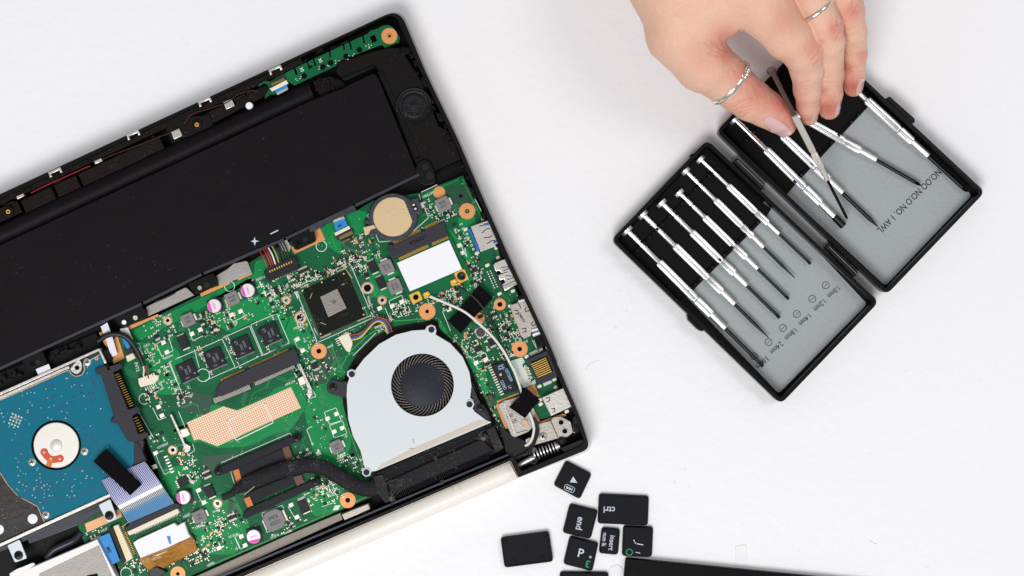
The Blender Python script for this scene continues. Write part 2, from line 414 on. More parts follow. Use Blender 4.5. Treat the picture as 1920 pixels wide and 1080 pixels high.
g = G(); g.tube([(58, 362, 53), (75, 353, 54), (110, 337, 54), (150, 319, 54), (168, 311, 53)], 1.0, 6)
part(g, 'antenna_wire', M['wr'], LP)
g = G(); g.tube([(192, 299, 53), (212, 290, 53), (240, 280, 52), (300, 256, 51), (328, 246, 50)], 1.0, 6); part(g, 'antenna_wire', M['wdd'], LP)
g = G(); g.tube([tuple(p) for p in catmull([(345, 232, 53), (360, 214, 54), (395, 203, 54), (425, 192, 54), (445, 178, 54), (470, 170, 54), (484, 172, 52)])], 1.1, 6); part(g, 'antenna_wire', M['wdd'], LP)
# --- battery
def bat(name, pts, z0, z1, b=2, m='battery', r=3):
    g = G(); g.prism(rnd(pts, 7, 3), z0, z1, 1.5); return part(g, name, M[m], LP)
BAT = bat('battery', [(-60, 487), (588, 186), (640, 166), (700, 137), (708, 143), (783, 326), (760, 339), (-60, 716)], FL, 58, 2.5)
# cylinder cells housing along its upper side
g = G(); vs = []; n = 10
pa, pb = ((-60, 449), (-60, 488)), ((578, 152), (589, 186))
for (p, q) in (pa, pb):
    for i in range(n+1):
        a = math.pi*i/n; t = .5-.5*math.cos(a); w = W(p[0]+(q[0]-p[0])*t, p[1]+(q[1]-p[1])*t, 46+13*math.sin(a)); vs.append([c/S for c in w])
K = n+1
g.add(vs, [(i, i+K, i+1+K, i+1) for i in range(n)]+[tuple(range(K)), tuple(range(2*K-1, K-1, -1))])
g.prism([pa[0], pb[0], pb[1], pa[1]], FL, 47); part(g, 'cell_housing', M['battery'], BAT)
g = G(); g.line([(784, 328), (664, 386), (534, 448), (380, 513.5), (267, 569), (-40, 709)], 5, FL, 60.5); part(g, 'battery_edge', mat('battery_edge_plastic', (34, 36, 48), .4), BAT)
g = G(); g.line([(596, 421), (662, 391)], 9, FL, 62); g.line([(584, 428), (600, 420)], 12, FL, 61); part(g, 'label_roll', mat('battery_roll', (44, 46, 58), .35, bump=(300, 1)), BAT)
g = G(); g.prism([(477.5, 444), (479, 450.5), (486, 452), (479.5, 454), (478, 461), (475.5, 454), (470, 452.5), (475.5, 450.5)], 58, 58.4); g.line([(507.5, 438.5), (521, 432)], 2, 58, 58.4)
split(g, 'polarity_mark', M['lwhite'], BAT)
# feet of the battery frame with screw holes
def tab(pts, holes, screw=None, z=56):
    g = G(); g.prism(rnd(pts, 5, 3), FL, z, 2); o = part(g, 'battery_foot', M['rim'], BAT)
    for (x, y, r, m) in holes:
        g = G(); g.lathe(x, y, [(r+1.5, z-.2), (r+1.5, z+.8), (r, z+.8), (r, z+.2), (0, z+.2)], 18, mis=[0, 0, 0, 1]); part(g, 'hole', [M['rim'], M[m]], BAT)
tab([(541, 441), (586, 427), (592, 452), (553, 470)], [(559, 455.5, 4.5, 'hole'), (572, 448.5, 5, 'screw')])
tab([(210, 594), (264, 569), (277, 593), (228, 616)], [(232.5, 604.5, 4.5, 'white'), (253.5, 596, 4.5, 'alu')])
tab([(350, 532), (399, 510), (409, 533), (367, 553.5)], [(374.4, 540, 4.2, 'greyplate'), (388, 534.5, 5.5, 'screw')])
tab([(38, 675), (79, 656), (89, 680), (51, 696)], [(61, 682, 5, 'hole'), (71, 679, 5, 'screw')])
tab([(782, 305), (796, 298), (806, 303), (816, 325), (818, 340), (806, 347), (788, 346), (776, 330)], [(797.5, 313, 6, 'screw'), (806, 330, 7, 'screw')], z=60)
# --- speaker box
g = G(); g.prism(rnd(Z([(620, 560), (655, 600), (680, 612), (925, 510), (960, 560), (1290, 1400), (1440, 1310), (1600, 1240), (1515, 1025), (1425, 985), (1380, 870), (1300, 640), (1120, 370), (1000, 375), (640, 480)], 480, 0, 4.155), 4, 3), FL, 50, 1.5)
SPB = part(g, 'speaker_box', M['blackp'], LP)
g = G(); g.prism(rnd([(707, 134), (718, 134), (800, 318), (791, 322)], 2), 48, 52, 1); g.prism([(640, 146), (700, 121), (703, 127), (646, 151)], 48, 54, 1); split(g, 'box_rib', M['rim'], SPB)
g = G(); g.lathe(776, 198, [(34, 46), (34, 53), (32.5, 55), (30, 54.5), (28.5, 51.5), (24, 50.8), (21, 52.5), (19, 52.8), (14, 51.5), (6, 52.8), (0, 53)], 48); part(g, 'speaker_cone', mat('speaker_rubber', (17, 16, 20), .42, spec=.2, speck=(DUST, 1500, .72, .6), bump=(900, .8)), SPB)
for (x, y, r) in ((757, 95, 8), (868, 330, 0)):
    if r: g = G(); g.lathe(x, y, [(r, 48), (r, 52), (r-2, 53), (r-3, 52), (0, 52)], 20); part(g, 'rubber_plug', M['rim'], SPB)
g = G()
for q in ([(575, 20), (640, 10), (660, 95), (610, 100)], [(700, 310), (740, 320), (790, 360), (770, 400), (730, 390)], [(810, 560), (860, 550), (890, 620), (850, 640)]):
    g.prism(rnd(Z(q, 660, 140, 4.5), 3), FL, 56, 1.5)
g.line([(782, 296), (806, 286)], 2.2, 49, 52); g.line([(820, 330), (863, 312)], 2.5, 49, 53); split(g, 'snap_rib', M['rim'], SPB)
g = G(); g.prism(rnd([(590, 165), (586, 152), (618, 142), (640, 150), (652, 160), (600, 182)], 3), FL, 40, 2)
for i in range(14): g.prism(R(random.uniform(592, 640), random.uniform(146, 168), random.uniform(5, 12), random.uniform(2, 4), random.choice((A, A+50, -40))), 38, 45, .6)
part(g, 'cable_guide', M['brownp'], LP, kind='stuff')
# --- small switch board at the top corner
sb_o = Z([(20, 655), (75, 628), (105, 636), (270, 548), (292, 536), (310, 588), (326, 582), (308, 528), (395, 486), (412, 540), (426, 534), (404, 482), (442, 464), (458, 516), (470, 512), (452, 458), (566, 404), (574, 446), (586, 442), (578, 398), (676, 352), (682, 392), (694, 388), (688, 346), (724, 330), (738, 388), (750, 384), (736, 324), (826, 282), (838, 340), (850, 336), (838, 276), (870, 262), (890, 240), (935, 228), (985, 200), (1030, 195), (1070, 215), (1120, 290), (1115, 330), (1000, 370), (990, 352), (960, 355), (640, 478), (620, 515), (300, 665), (250, 635), (225, 690), (150, 735), (110, 735), (70, 770), (70, 745), (100, 700), (95, 660), (60, 650), (20, 675)], 480, 0, 4.155)
g = G(); g.prism(sb_o, 50, 55, holes=[Z([(885, 285), (925, 270), (945, 320), (905, 335)], 480, 0, 4.155)]); SW = part(g, 'switch_board', M['pcb'], LP)
def ringpart(name, x, y, r1, r0, z, parent, m='copper', hm='hole', hz=.3):
    g = G(); g.ring(x, y, r1, r0, z-1, z+.6, 32); g.lathe(x, y, [(r0, z-1), (r0, z+.1), (0, z+.1)], 20, mi=1)
    if r1 > 13: g.ring(x, y, r1*.72, r1*.68, z, z+.9, 32, mi=2)
    return part(g, name, [M[m], M[hm], M['copperl']], parent)
ringpart('copper_washer', 730, 67.4, 15, 5, 55.2, SW, hm='hole'); g = G(); g.ring(730.5, 67.6, 5, 2.6, 54, 57, 16); part(g, 'brass_insert', M['gold'], SW)
g = G()
for p in Z([(375, 592), (520, 522), (580, 490), (700, 440), (805, 388)], 480, 0, 4.155): g.lathe(p[0], p[1], [(5, 54.5), (5, 57), (3.5, 57.5), (3, 56.5), (0, 56.5)], 16)
g.prism(R(583, 125, 5, 3), 55, 58); split(g, 'push_button', M['hole'], SW)
g = G()
for i in range(26):
    a = random.random(); x = 545+160*a; y = 152-72*a+random.uniform(-3, 8); g.prism(R(x, y, 2, 1.3), 55, 56.2)
for x, y in ((600.5, 113), (566, 130)):
    g.text('IX', x, y, 55.3, 6, A+90)
part(g, 'small_solder_joints', M['silk'], SW, kind='stuff')
g = G(); g.prism(Z([(145, 700), (238, 655), (250, 695), (165, 738)], 480, 0, 4.155), 54, 58.4, .4); g.prism(Z([(160, 722), (246, 682), (250, 697), (168, 740)], 480, 0, 4.155), 54, 58.8, mi=1); part(g, 'blue_flex', [M['blue'], M['alu']], SW)
g = G(); g.prism(Z([(105, 690), (235, 622), (252, 650), (125, 712)], 480, 0, 4.155), 55, 60, 1); part(g, 'flex_connector', M['cream'], SW)
g = G(); g.prism(Z([(110, 640), (222, 585), (235, 620), (120, 680)], 480, 0, 4.155), 55, 59, .6); part(g, 'flex_latch', M['conn'], SW)
g = G()
for i in range(14): p = uv(508, 159, 2+i*1.9, 0); g.prism(R(p[0], p[1], .8, 4), 59, 60.6)
part(g, 'pins', M['gold'], SW)
# --- big metal plates seen between battery and board
for q in ([(105, 735), (195, 680), (240, 640), (330, 620), (350, 625), (385, 715), (130, 815)],):
    g = G(); g.prism(Z(q, 380, 340, 4.155), 30, 40, 1); part(g, 'shield_plate', M['greyplate'], LP)
g = G(); g.prism(Z([(150, 430), (480, 265), (500, 270), (560, 330), (165, 510), (160, 470)], 240, 480, 4.5), 30, 40, 1); part(g, 'shield_plate', M['greyplate'], LP)
g = G(); g.tube([(x, y, 40) for x, y in Z([(235, 385), (320, 350), (400, 310)], 240, 480, 4.5)], 1.6, 6); part(g, 'shield_crease', M['conn'], LP)
g = G(); g.prism([(518, 446), (532, 440), (546, 462), (542, 472), (530, 470)], 30, 41, 1); g.prism([(526, 448), (535, 446), (535, 449), (527, 452)], 40, 44); part(g, 'shield_plate', M['alu'], LP)
# ================================================================ motherboard
mb_out = [(868, 329), (791, 361), (700, 376), (664, 398), (600, 424), (540, 455), (486, 481), (467, 493), (473, 511), (432, 529), (367, 557), (296, 592), (236, 617), (200, 628), (214, 652), (226, 690), (262, 790), (292, 868), (302, 905), (262, 950), (205, 950), (146, 986), (158, 1018), (200, 1008), (240, 1110), (300, 1106), (380, 1070), (705, 928), (740, 900),
          (930, 800), (950, 843), (968, 836), (960, 800), (1030, 782), (1058, 770), (1062, 752), (1040, 700), (995, 600), (955, 520), (905, 398), (875, 345)]
g = G(); g.prism(mb_out, BT-5, BT); MB = part(g, 'motherboard', M['pcb'], LP, label='green circuit board crowded with chips and traces')
def inside(p, poly):
    x, y = p; c = False; n = len(poly)
    for i in range(n):
        x0, y0 = poly[i-1]; x1, y1 = poly[i]
        if (y0 > y) != (y1 > y) and x < (x1-x0)*(y-y0)/(y1-y0)+x0: c = not c
    return c
pours = [Z([(330, 690), (460, 600), (640, 470), (700, 480), (810, 515), (1060, 400), (1100, 350), (1330, 290), (1340, 480), (1230, 660), (1080, 700), (900, 790), (660, 800), (540, 750), (470, 770), (360, 640)], 240, 640, 4),
         Z([(380, 40), (470, 60), (440, 300), (320, 420), (250, 350), (330, 200)], 240, 700, 4)[:0],
         [(476, 492), (496, 482), (508, 500), (490, 520), (440, 545), (330, 604), (258, 640), (248, 620), (300, 594), (370, 562), (436, 532), (478, 514)],
         [(400, 560), (470, 520), (500, 530), (540, 600), (480, 600), (430, 625), (395, 600)],
         [(520, 600), (560, 590), (590, 640), (575, 665), (540, 640)],
         [(250, 640), (330, 650), (350, 690), (330, 740), (290, 740), (262, 690)],
         [(600, 680), (648, 690), (640, 740), (660, 830), (640, 880), (590, 860), (570, 770)],
         [(690, 470), (760, 520), (745, 560), (700, 560), (690, 520)],
         [(835, 420), (880, 470), (905, 560), (880, 560), (850, 480)],
         [(820, 590), (850, 640), (910, 690), (925, 780), (905, 740), (870, 670), (825, 625)],
         [(590, 400), (690, 395), (680, 440), (640, 480), (600, 450)],
         [(380, 930), (440, 930), (470, 990), (440, 1040), (390, 1040), (360, 1000)],
         [(850, 365), (880, 380), (900, 440), (880, 470), (860, 420)],
         [(560, 920), (640, 900), (650, 950), (590, 970)],
         [(300, 880), (350, 870), (380, 900), (350, 950), (320, 930)]]
g = G()
for q in pours:
    if q: g.prism(rnd(q, 10, 3), BT, BT+.35)
split(g, 'copper_pour', M['pour'], MB)
dk = [[(880, 350), (892, 395), (860, 410), (840, 400), (835, 350)], [(930, 640), (960, 700), (990, 735), (950, 700)], [(640, 440), (690, 440), (680, 480), (640, 500)], [(590, 690), (625, 690), (610, 720), (590, 720)], [(600, 650), (640, 660), (630, 690), (600, 690)], [(330, 730), (400, 740), (390, 780), (345, 770)], [(380, 855), (450, 850), (430, 880), (380, 885)], [(430, 930), (450, 955), (440, 985), (425, 970)]]
g = G()
for q in dk: g.prism(rnd(q, 6, 3), BT+.35, BT+.6)
split(g, 'dark_pour', M['dgreen'], MB)
# traces: bundles of parallel runs with 45 degree bends
random.seed(11); g = G(); cnt = 0
while cnt < 330:
    x, y = random.uniform(150, 1060), random.uniform(330, 1080)
    if not inside((x, y), mb_out): continue
    d0 = random.choice((0, 45, 90, 135, 180, 225, 270, 315)); nb = random.choice((1, 1, 2, 3, 4, 5)); sp = random.uniform(2.0, 3.2)
    path = [(0, 0)]; dd = d0
    for _ in range(random.choice((2, 3, 3, 4))):
        l = random.uniform(7, 30); a = math.radians(dd); path.append((path[-1][0]+l*math.cos(a), path[-1][1]+l*math.sin(a))); dd += random.choice((-45, 45, 45, -45, 90))
    for b in range(nb):
        a = math.radians(d0+90); ox, oy = math.cos(a)*sp*b, math.sin(a)*sp*b
        q = [uv(x, y, px+ox, py+oy) for px, py in path]
        q2 = []
        for p in q:
            if not inside(p, mb_out): break
            q2.append(p)
        if len(q2) > 1: g.line(q2, .9, BT, BT+.75); cnt += 1
part(g, 'traces', M['trace'], MB, kind='stuff')
# green outline track just inside the board's edge
g = G(); g.line([(860, 336), (867, 334), (872, 348), (904, 410)], 1.6, BT, BT+.8); g.line([(800, 362), (866, 334)], 1.2, BT, BT+.8)
g.line([(640, 742), (634, 700), (655, 660), (690, 628), (735, 602), (800, 598), (830, 612), (838, 628), (868, 650), (900, 700), (912, 740), (918, 760)], 2.2, BT, BT+.8)
g.line([(650, 760), (652, 800), (670, 850), (682, 880)], 2, BT, BT+.8)
g.line([(560, 606), (555, 640), (600, 690), (620, 720)], 1.4, BT, BT+.8)
g.line([(505, 940), (640, 950), (705, 920)][:0] or [(390, 1062), (520, 1006), (690, 930)], 1.8, BT, BT+.8)
g.line([(620, 640), (640, 700), (640, 720)], 1.4, BT, BT+.8); g.line([(640, 425), (620, 440), (632, 470), (660, 478), (672, 472)], 2, BT, BT+.8)
split(g, 'edge_track', mat('bright_track', (22, 152, 60), .35), MB)
# --- silkscreen lines
g = G(); zt = BT+.9
def sl(pts, w=1.1, closed=False): g.line(pts, w, BT, zt, closed=closed)
for q in ([(345, 895), (795, 700), (905, 940), (655, 1050)], [(795, 700), (800, 690), (1025, 590), (1130, 835), (905, 945)], [(1035, 580), (1255, 485), (1362, 735), (1140, 835), (1035, 580)], [(345, 895), (410, 1060)], [(510, 610), (545, 715), (640, 670), (620, 600)], [(855, 500), (885, 555), (988, 508), (960, 455)],
          [(280, 715), (240, 745), (285, 850), (300, 835)], [(345, 690), (380, 800), (345, 815)], [(80, 740), (95, 735), (110, 780)], [(560, 790), (600, 940), (640, 1000)][:2]):
    sl(Z(q, 240, 480, 4.5))
for q in ([(325, 265), (700, 100), (780, 60), (800, 80), (990, 520), (520, 730), (325, 265)], [(680, 135), (760, 95), (820, 220)], [(385, 275), (440, 245)], [(490, 610), (540, 700), (630, 660)], [(905, 420), (945, 510), (860, 550)],
          [(1120, 380), (1230, 330), (1262, 440), (1160, 475), (1120, 380)], [(320, 700), (350, 775), (430, 800), (440, 810)], [(1090, 440), (1130, 540)], [(820, 840), (1010, 650)], [(5, 850), (70, 835), (265, 740), (270, 730)]):
    sl(Z(q, 480, 480, 4.5))
sl(Z([(325, 265), (355, 345)], 480, 480, 4.5), 5); sl(Z([(330, 262), (372, 245)], 480, 480, 4.5), 4)
for q in ([(305, 160), (380, 120)], [(315, 160), (415, 420)], [(380, 530), (430, 650)], [(485, 770), (500, 820), (450, 850), (410, 770)], [(1270, 180), (1410, 410), (1350, 435)], [(700, 910), (1215, 688), (1235, 720)], [(1380, 640), (1340, 660), (1385, 780)], [(5, 380), (50, 480), (190, 720)], [(185, 500), (230, 590), (285, 570)], [(200, 830), (240, 930), (275, 1000), (325, 970)], [(235, 830), (265, 820)]):
    sl(Z(q, 240, 640, 4))
g.line(Z([(745, 595), (1025, 465), (1090, 610), (810, 745)], 240, 640, 4), 1.9, BT, BT+2.0, closed=True)
for q in ([(670, 500), (720, 505), (710, 500)], [(670, 155), (820, 85)], [(645, 180), (662, 235)], [(705, 325), (740, 400), (560, 560), (410, 625), (260, 635), (232, 570)], [(185, 345), (148, 380), (160, 410)], [(935, 640), (1065, 890)], [(1165, 180), (1245, 335)], [(1040, 650), (1110, 790), (1085, 690)]):
    sl(Z(q, 660, 330, 5.143), 1.2)
for q in ([(135, 830), (200, 990)], [(135, 830), (190, 800)], [(770, 1000), (800, 1080)]): sl(Z(q, 800, 400, 4.5))
for q in ([(390, 320), (495, 275), (540, 380), (435, 418), (390, 320)], [(735, 95), (770, 150), (740, 160), (715, 110), (735, 95)], [(890, 170), (925, 235)], [(660, 700), (700, 820)][:0] or [(905, 170), (930, 240)]): sl(Z(q, 800, 600, 4.5))
for q in ([(35, 780), (135, 740), (180, 850), (80, 880), (35, 780)], [(80, 890), (190, 850), (228, 960), (120, 995), (80, 890)]): sl(Z(q, 600, 600, 4.5))
for q in ([(1130, 260), (1160, 360)], [(860, 410), (920, 530)], [(1165, 775), (1205, 860)], [(1165, 775), (1200, 750)], [(300, 690), (340, 655)], [(740, 660), (800, 770)]): sl(Z(q, 160, 820, 4.153))
for q in ([(665, 540), (725, 640), (760, 625)], [(740, 480), (795, 460), (850, 580)], [(460, 590), (500, 740), (675, 670), (620, 530), (460, 590)], [(250, 780), (290, 870), (340, 850)], [(930, 540), (1030, 505)]): sl(Z(q, 380, 820, 4.153))
for (x, y, r) in ((526, 506, 0), (602.5, 461.5, 10.5), (430.5, 537, 10), (381, 703.5, 12.5), (270.5, 748, 10.5), (236.5, 1075, 11)):
    if r: g.ring(x, y, r, r-1.3, BT, zt+.1, 28)
for (x, y) in ((388, 623), (428, 585), (474, 525), (307, 671), (761, 563), (883, 670), (641, 781), (649, 818), (365, 942), (480, 988), (444, 1029), (586, 832), (796, 380), (302, 756)):
    g.line([(x-2.6, y+1), (x+2.6, y-1)], .9, BT, zt); g.line([(x-1, y-2.6), (x+1, y+2.6)], .9, BT, zt)
part(g, 'silkscreen_outline', M['silk'], MB, kind='stuff')
g = G(); T180 = A+180
for t, x, y, h, a in (('BAT2001', 803, 365, 4.5, T180), ('J2401', 663, 450, 4, T180), ('PCE202', 488, 522, 4, T180), ('PJ2001', 545, 517, 4, T180), ('PU8301', 508, 545, 4, T180+70), ('J1401', 518, 664, 4, T180), ('RST2001', 544, 718, 4, T180), ('J1601', 303, 716, 4, T180), ('J3201', 357, 741, 3.6, T180), ('J1301', 275, 647, 4, T180), ('JDEBUG1', 305, 835, 4, T180),
                       ('PCE203', 316, 669, 3.8, T180), ('INT2', 257, 688, 6, T180+80), ('J5501', 619, 649, 4, T180), ('PJ8202', 408, 555, 0, T180), ('H5201', 557, 614, 4, T180), ('H5304', 692, 563, 4, T180+80), ('PJ8301', 702, 577, 0, T180), ('J5001', 350, 966, 4.4, T180), ('J5101', 345, 961, 0, T180), ('PJ8101', 405, 957, 4, T180), ('PJ8001', 374, 986, 4.4, T180), ('PCE103', 437, 1004, 4, T180), ('PJ6801', 395, 1057, 4, T180), ('PJ9001', 597, 915, 4, T180),
                       ('PL8101', 515, 1005, 4, T180), ('PJ8002', 540, 997, 4, T180), ('PJ8201', 577, 851, 4.2, T180), ('PJ6003', 640, 855, 4.2, T180), ('J3301', 815, 430, 4, T180), ('JP401', 801, 434, 0, T180), ('J2601', 868, 700, 0, 0), ('J5201', 984, 641, 4, T180), ('J1501', 195, 993, 4, T180), ('J4001', 330, 828, 0, 0), ('1', 566, 555, 0, 0)):
    if h: g.text(t, x, y, zt, h, a)
part(g, 'silkscreen_text', M['silk'], MB, kind='stuff')
# --- vias
random.seed(5); g = G(); n = 0
while n < 900:
    if random.random() < .6:
        cx, cy = random.uniform(160, 1060), random.uniform(340, 1075); mm = random.randint(4, 12)
    else: cx, cy = random.uniform(160, 1060), random.uniform(340, 1075); mm = 1
    stp = random.choice((3.5, 4.2, 5))
    for _ in range(mm):
        p = uv(cx, cy, round(random.gauss(0, 2.2))*stp, round(random.gauss(0, 1.6))*stp)
        if inside(p, mb_out): g.quad(circ(p[0], p[1], random.uniform(.7, 1.1), 5), BT+.8); n += 1
part(g, 'vias', mat('via_tin', (188, 214, 190), .45), MB, kind='stuff')
# --- tiny surface mounted parts in the clusters the photograph shows
clusters = [(540, 545, 70, 18, 40), (620, 505, 110, 14, 60), (690, 470, 40, 60, 45), (645, 485, 30, 24, 22), (560, 520, 50, 20, 30), (515, 560, 40, 60, 40), (300, 618, 50, 40, 26), (415, 600, 50, 36, 40), (390, 600, 20, 22, 10), (455, 565, 40, 18, 0), (480, 560, 26, 14, 8), (572, 615, 20, 70, 34), (565, 690, 30, 50, 30), (595, 700, 40, 40, 24), (700, 600, 26, 50, 26), (765, 575, 40, 26, 36), (745, 590, 50, 12, 20),
            (836, 405, 34, 14, 22), (805, 390, 16, 30, 16), (865, 440, 16, 50, 24), (880, 500, 50, 30, 40), (885, 525, 40, 30, 36), (845, 560, 40, 36, 46), (920, 600, 40, 30, 20), (965, 610, 16, 50, 26), (950, 625, 24, 40, 30), (875, 645, 40, 40, 34), (900, 640, 60, 14, 20), (930, 665, 60, 30, 40), (905, 720, 20, 40, 16), (645, 860, 30, 24, 18), (670, 875, 26, 22, 14), (620, 920, 40, 40, 40), (600, 925, 60, 26, 44), (590, 900, 50, 10, 12),
            (560, 860, 40, 16, 14), (395, 985, 60, 40, 50), (430, 975, 50, 24, 24), (395, 1020, 50, 30, 44), (370, 1040, 40, 30, 36), (345, 895, 24, 26, 16), (370, 890, 40, 20, 22), (350, 860, 30, 30, 26), (285, 745, 24, 30, 14), (290, 730, 30, 12, 14), (345, 745, 30, 24, 16), (295, 820, 24, 14, 10), (320, 715, 12, 60, 26), (385, 680, 6, 60, 16), (437, 660, 6, 60, 16), (490, 630, 6, 60, 16), (430, 610, 90, 6, 12), (520, 585, 40, 10, 8),
            (182, 1008, 30, 26, 22), (255, 1065, 40, 30, 22), (330, 1045, 40, 24, 24), (540, 990, 70, 8, 10), (455, 905, 0, 0, 0), (425, 885, 30, 14, 0), (620, 690, 14, 40, 8), (585, 760, 10, 90, 16), (330, 800, 20, 20, 0), (300, 690, 20, 24, 10), (285, 670, 26, 30, 16), (935, 795, 10, 60, 30), (820, 560, 80, 10, 26), (800, 545, 50, 12, 16), (670, 500, 20, 30, 20), (545, 985, 10, 30, 12), (980, 790, 20, 12, 4)]
gs = [G() for _ in range(4)]
for cx, cy, w_, h_, n in clusters:
    w_ *= 1.1; h_ *= 1.15; rows = max(1, int(h_/4.5)); placed = 0
    for i in range(int(n*1.3)):
        p = uv(cx, cy, round(random.uniform(-w_/2, w_/2)/2.5)*2.5, round(random.uniform(-h_/2, h_/2)/4.6)*4.6)
        if not inside(p, mb_out): continue
        t = random.random(); ang = A if random.random() < .5 else A+90
        if t < .55:          # resistor or capacitor: two pale ends, a dark or tan body
            L_ = random.choice((3.6, 4.6, 5.6)); w2 = L_*.52; zz = BT+random.uniform(1.5, 2.6)
            for sgn in (-1, 1):
                q = uv(p[0], p[1], sgn*L_*.33, 0, ang); gs[0].prism(R(q[0], q[1], L_*.34, w2, ang), BT, zz)
            gs[random.choice((1, 1, 2))].prism(R(p[0], p[1], L_*.4, w2*.9, ang), BT, zz-.2)
        elif t < .86: gs[0].prism(R(p[0], p[1], random.uniform(1.4, 2.4), random.uniform(1.6, 3), ang), BT, BT+.9)
        elif t < .97: gs[1].prism(R(p[0], p[1], random.uniform(4, 7), random.uniform(3, 6), ang), BT, BT+3)
        else: gs[3].prism(rnd(R(p[0], p[1], 4, 6.5, ang), 1.6, 2), BT, BT+1)
for gg, nm, mm in zip(gs, ('solder_ends', 'tiny_chips', 'tiny_capacitors', 'copper_links'), ('pad', 'chipd', None, 'copper')):
    part(gg, nm, M[mm] if mm else mat('ceramic_tan', (120, 92, 66), .5), MB, kind='stuff')
# --- memory chips
proto = {}
def inst(key, build, mats, name, x, y, z, rot=A, parent=None, label=None):
    parent = parent or MB
    if key not in proto:
        g = G(True); build(g); o = part(g, name, mats, parent, loc=(x, y, z), rot=rot); proto[key] = o.data
    else: o = part(proto[key], name, mats, parent, loc=(x, y, z), rot=rot)
    if label: o['label'] = label
    return o
def lr(cx, cy, w, h): return [(cx-w/2, cy-h/2), (cx+w/2, cy-h/2), (cx+w/2, cy+h/2), (cx-w/2, cy+h/2)]
def memb(g):
    g.prism(lr(0, 0, 34, 35), 0, 5, .8); g.prism(lr(0, -1.2, 33.6, 36.6), 0, 1.2, mi=1)
    g.ring(12, -9.5, 1.9, 1.2, 5, 5.15, 12, mi=1)
    g.prism(circ(12, -9.5, 1.2, 10), 5, 5.08, mi=1)
    g.text('2RE22', -1.5, -1, 5.1, 4.2, 90+180, mi=1, sx=.8); g.text('D9PBC', 5.5, 1, 5.1, 4.2, 90+180, mi=1, sx=.8); g.text('1PBA', -4, -12.5, 5.1, 3, 180, mi=1)
    g.line([(-11, 10), (-9, 13), (-6, 13), (-5, 9), (-8, 6.5), (-10, 7.5)], .7, 5, 5.15, mi=1); g.line([(-9, 13.5), (-5, 6)], .8, 5, 5.15, mi=1)
for (x, y) in ((351, 695.5), (403, 672), (454.4, 649), (506.7, 625.5)): inst('mem', memb, [M['chip'], M['lgrey']], 'memory_chip', x, y, BT, A)
M['pale'] = mat('pale_gold_mark', (205, 194, 150), .4, metal=.3)
# --- BGA processor
bga = Z([(385, 290), (760, 120), (925, 510), (545, 680)], 480, 480, 4.5)
g = G(); g.prism([uv(p[0], p[1], a*4, b*4) for p, (a, b) in zip(bga, ((-1, -1), (1, -1), (1, 1), (-1, 1)))], BT, BT+1.5); g.prism(bga, BT, BT+5, .5, mi=1); part(g, 'processor', [mat('substrate_edge', (20, 70, 44), .4), M['substrate']], MB)
g = G(); g.prism(Z([(540, 345), (685, 275), (765, 440), (610, 515)], 480, 480, 4.5), BT+5, BT+9, .5); part(g, 'processor_die', M['die'], MB)
g = G()
for q in ([(455, 358), (475, 312)], [(545, 562), (590, 580)], [(645, 205), (660, 198)], [(722, 243), (745, 236)]): g.line(Z(q, 480, 480, 4.5), .8, BT+5, BT+5.4)
g.prism(Z([(382, 290), (405, 282), (390, 306)], 480, 480, 4.5), BT+5, BT+5.4)
for p in Z([(555, 222), (740, 150), (908, 495), (545, 658)], 480, 480, 4.5): g.prism(circ(p[0], p[1], 1.6, 10), BT+5, BT+5.4)
for q in ([(440, 240), (380, 268)], [(690, 130), (750, 103), (810, 185)], [(545, 690), (628, 655)], [(950, 510), (860, 548)]): g.line(Z(q, 480, 480, 4.5), 1.4, BT+1, BT+2)
part(g, 'processor_mark', M['pale'], MB, kind='stuff')
g = G(); g.text('9L', 625, 566, BT+9.2, 7, A+190); part(g, 'die_print', M['indt'], MB)
# --- inductors
def indb(w, h, oct_=False, t1='S6RZ', t2='R68'):
    def f(g):
        b = lr(0, 0, w, h)
        if oct_: b = [(-w/2+9, -h/2), (w/2-9, -h/2), (w/2, -h/2+9), (w/2, h/2-9), (w/2-9, h/2), (-w/2+9, h/2), (-w/2, h/2-9), (-w/2, -h/2+9)]
        else: b = rnd(b, 2.5, 2)
        g.prism(lr(w/2+1, 0, 6, h*.55), 0, 6, 1, mi=1); g.prism(lr(-w/2-.5, -2, 4, h*.5), 0, 3, mi=1)
        g.prism(b, .5, 12, 1.6)
        g.text(t1, 0, h*.14, 12.1, h*.18, 180, mi=2, sx=.9); g.text(t2, 0, -h*.14, 12.1, h*.18, 180, mi=2, sx=.9)
    return f
im = [M['ind'], M['pad'], M['indt']]
inst('i1', indb(24, 24), im, 'inductor', 353.8, 599.6, BT); inst('i2', indb(25, 25, t1='5X1R', t2='R68•'), im, 'inductor', 436.7, 560, BT)
inst('i3', indb(25, 25, t1='2R2A', t2='X7D'), im, 'inductor', 725.5, 501, BT, A+90); inst('i3', None, im, 'inductor', 741, 537, BT, A+90)
inst('i4', indb(26, 26, t1='2R2B', t2='122D'), im, 'inductor', 831, 383.5, BT); inst('i5', indb(23, 24, t1='SGT2', t2='1R0'), im, 'inductor', 632, 837, BT)
inst('i6', indb(25, 23, t1='4R7', t2='X9U'), im, 'inductor', 375.5, 967, BT); inst('i7', indb(39, 38, True, 'R360', '1232F'), im, 'large_inductor', 515, 974, BT)
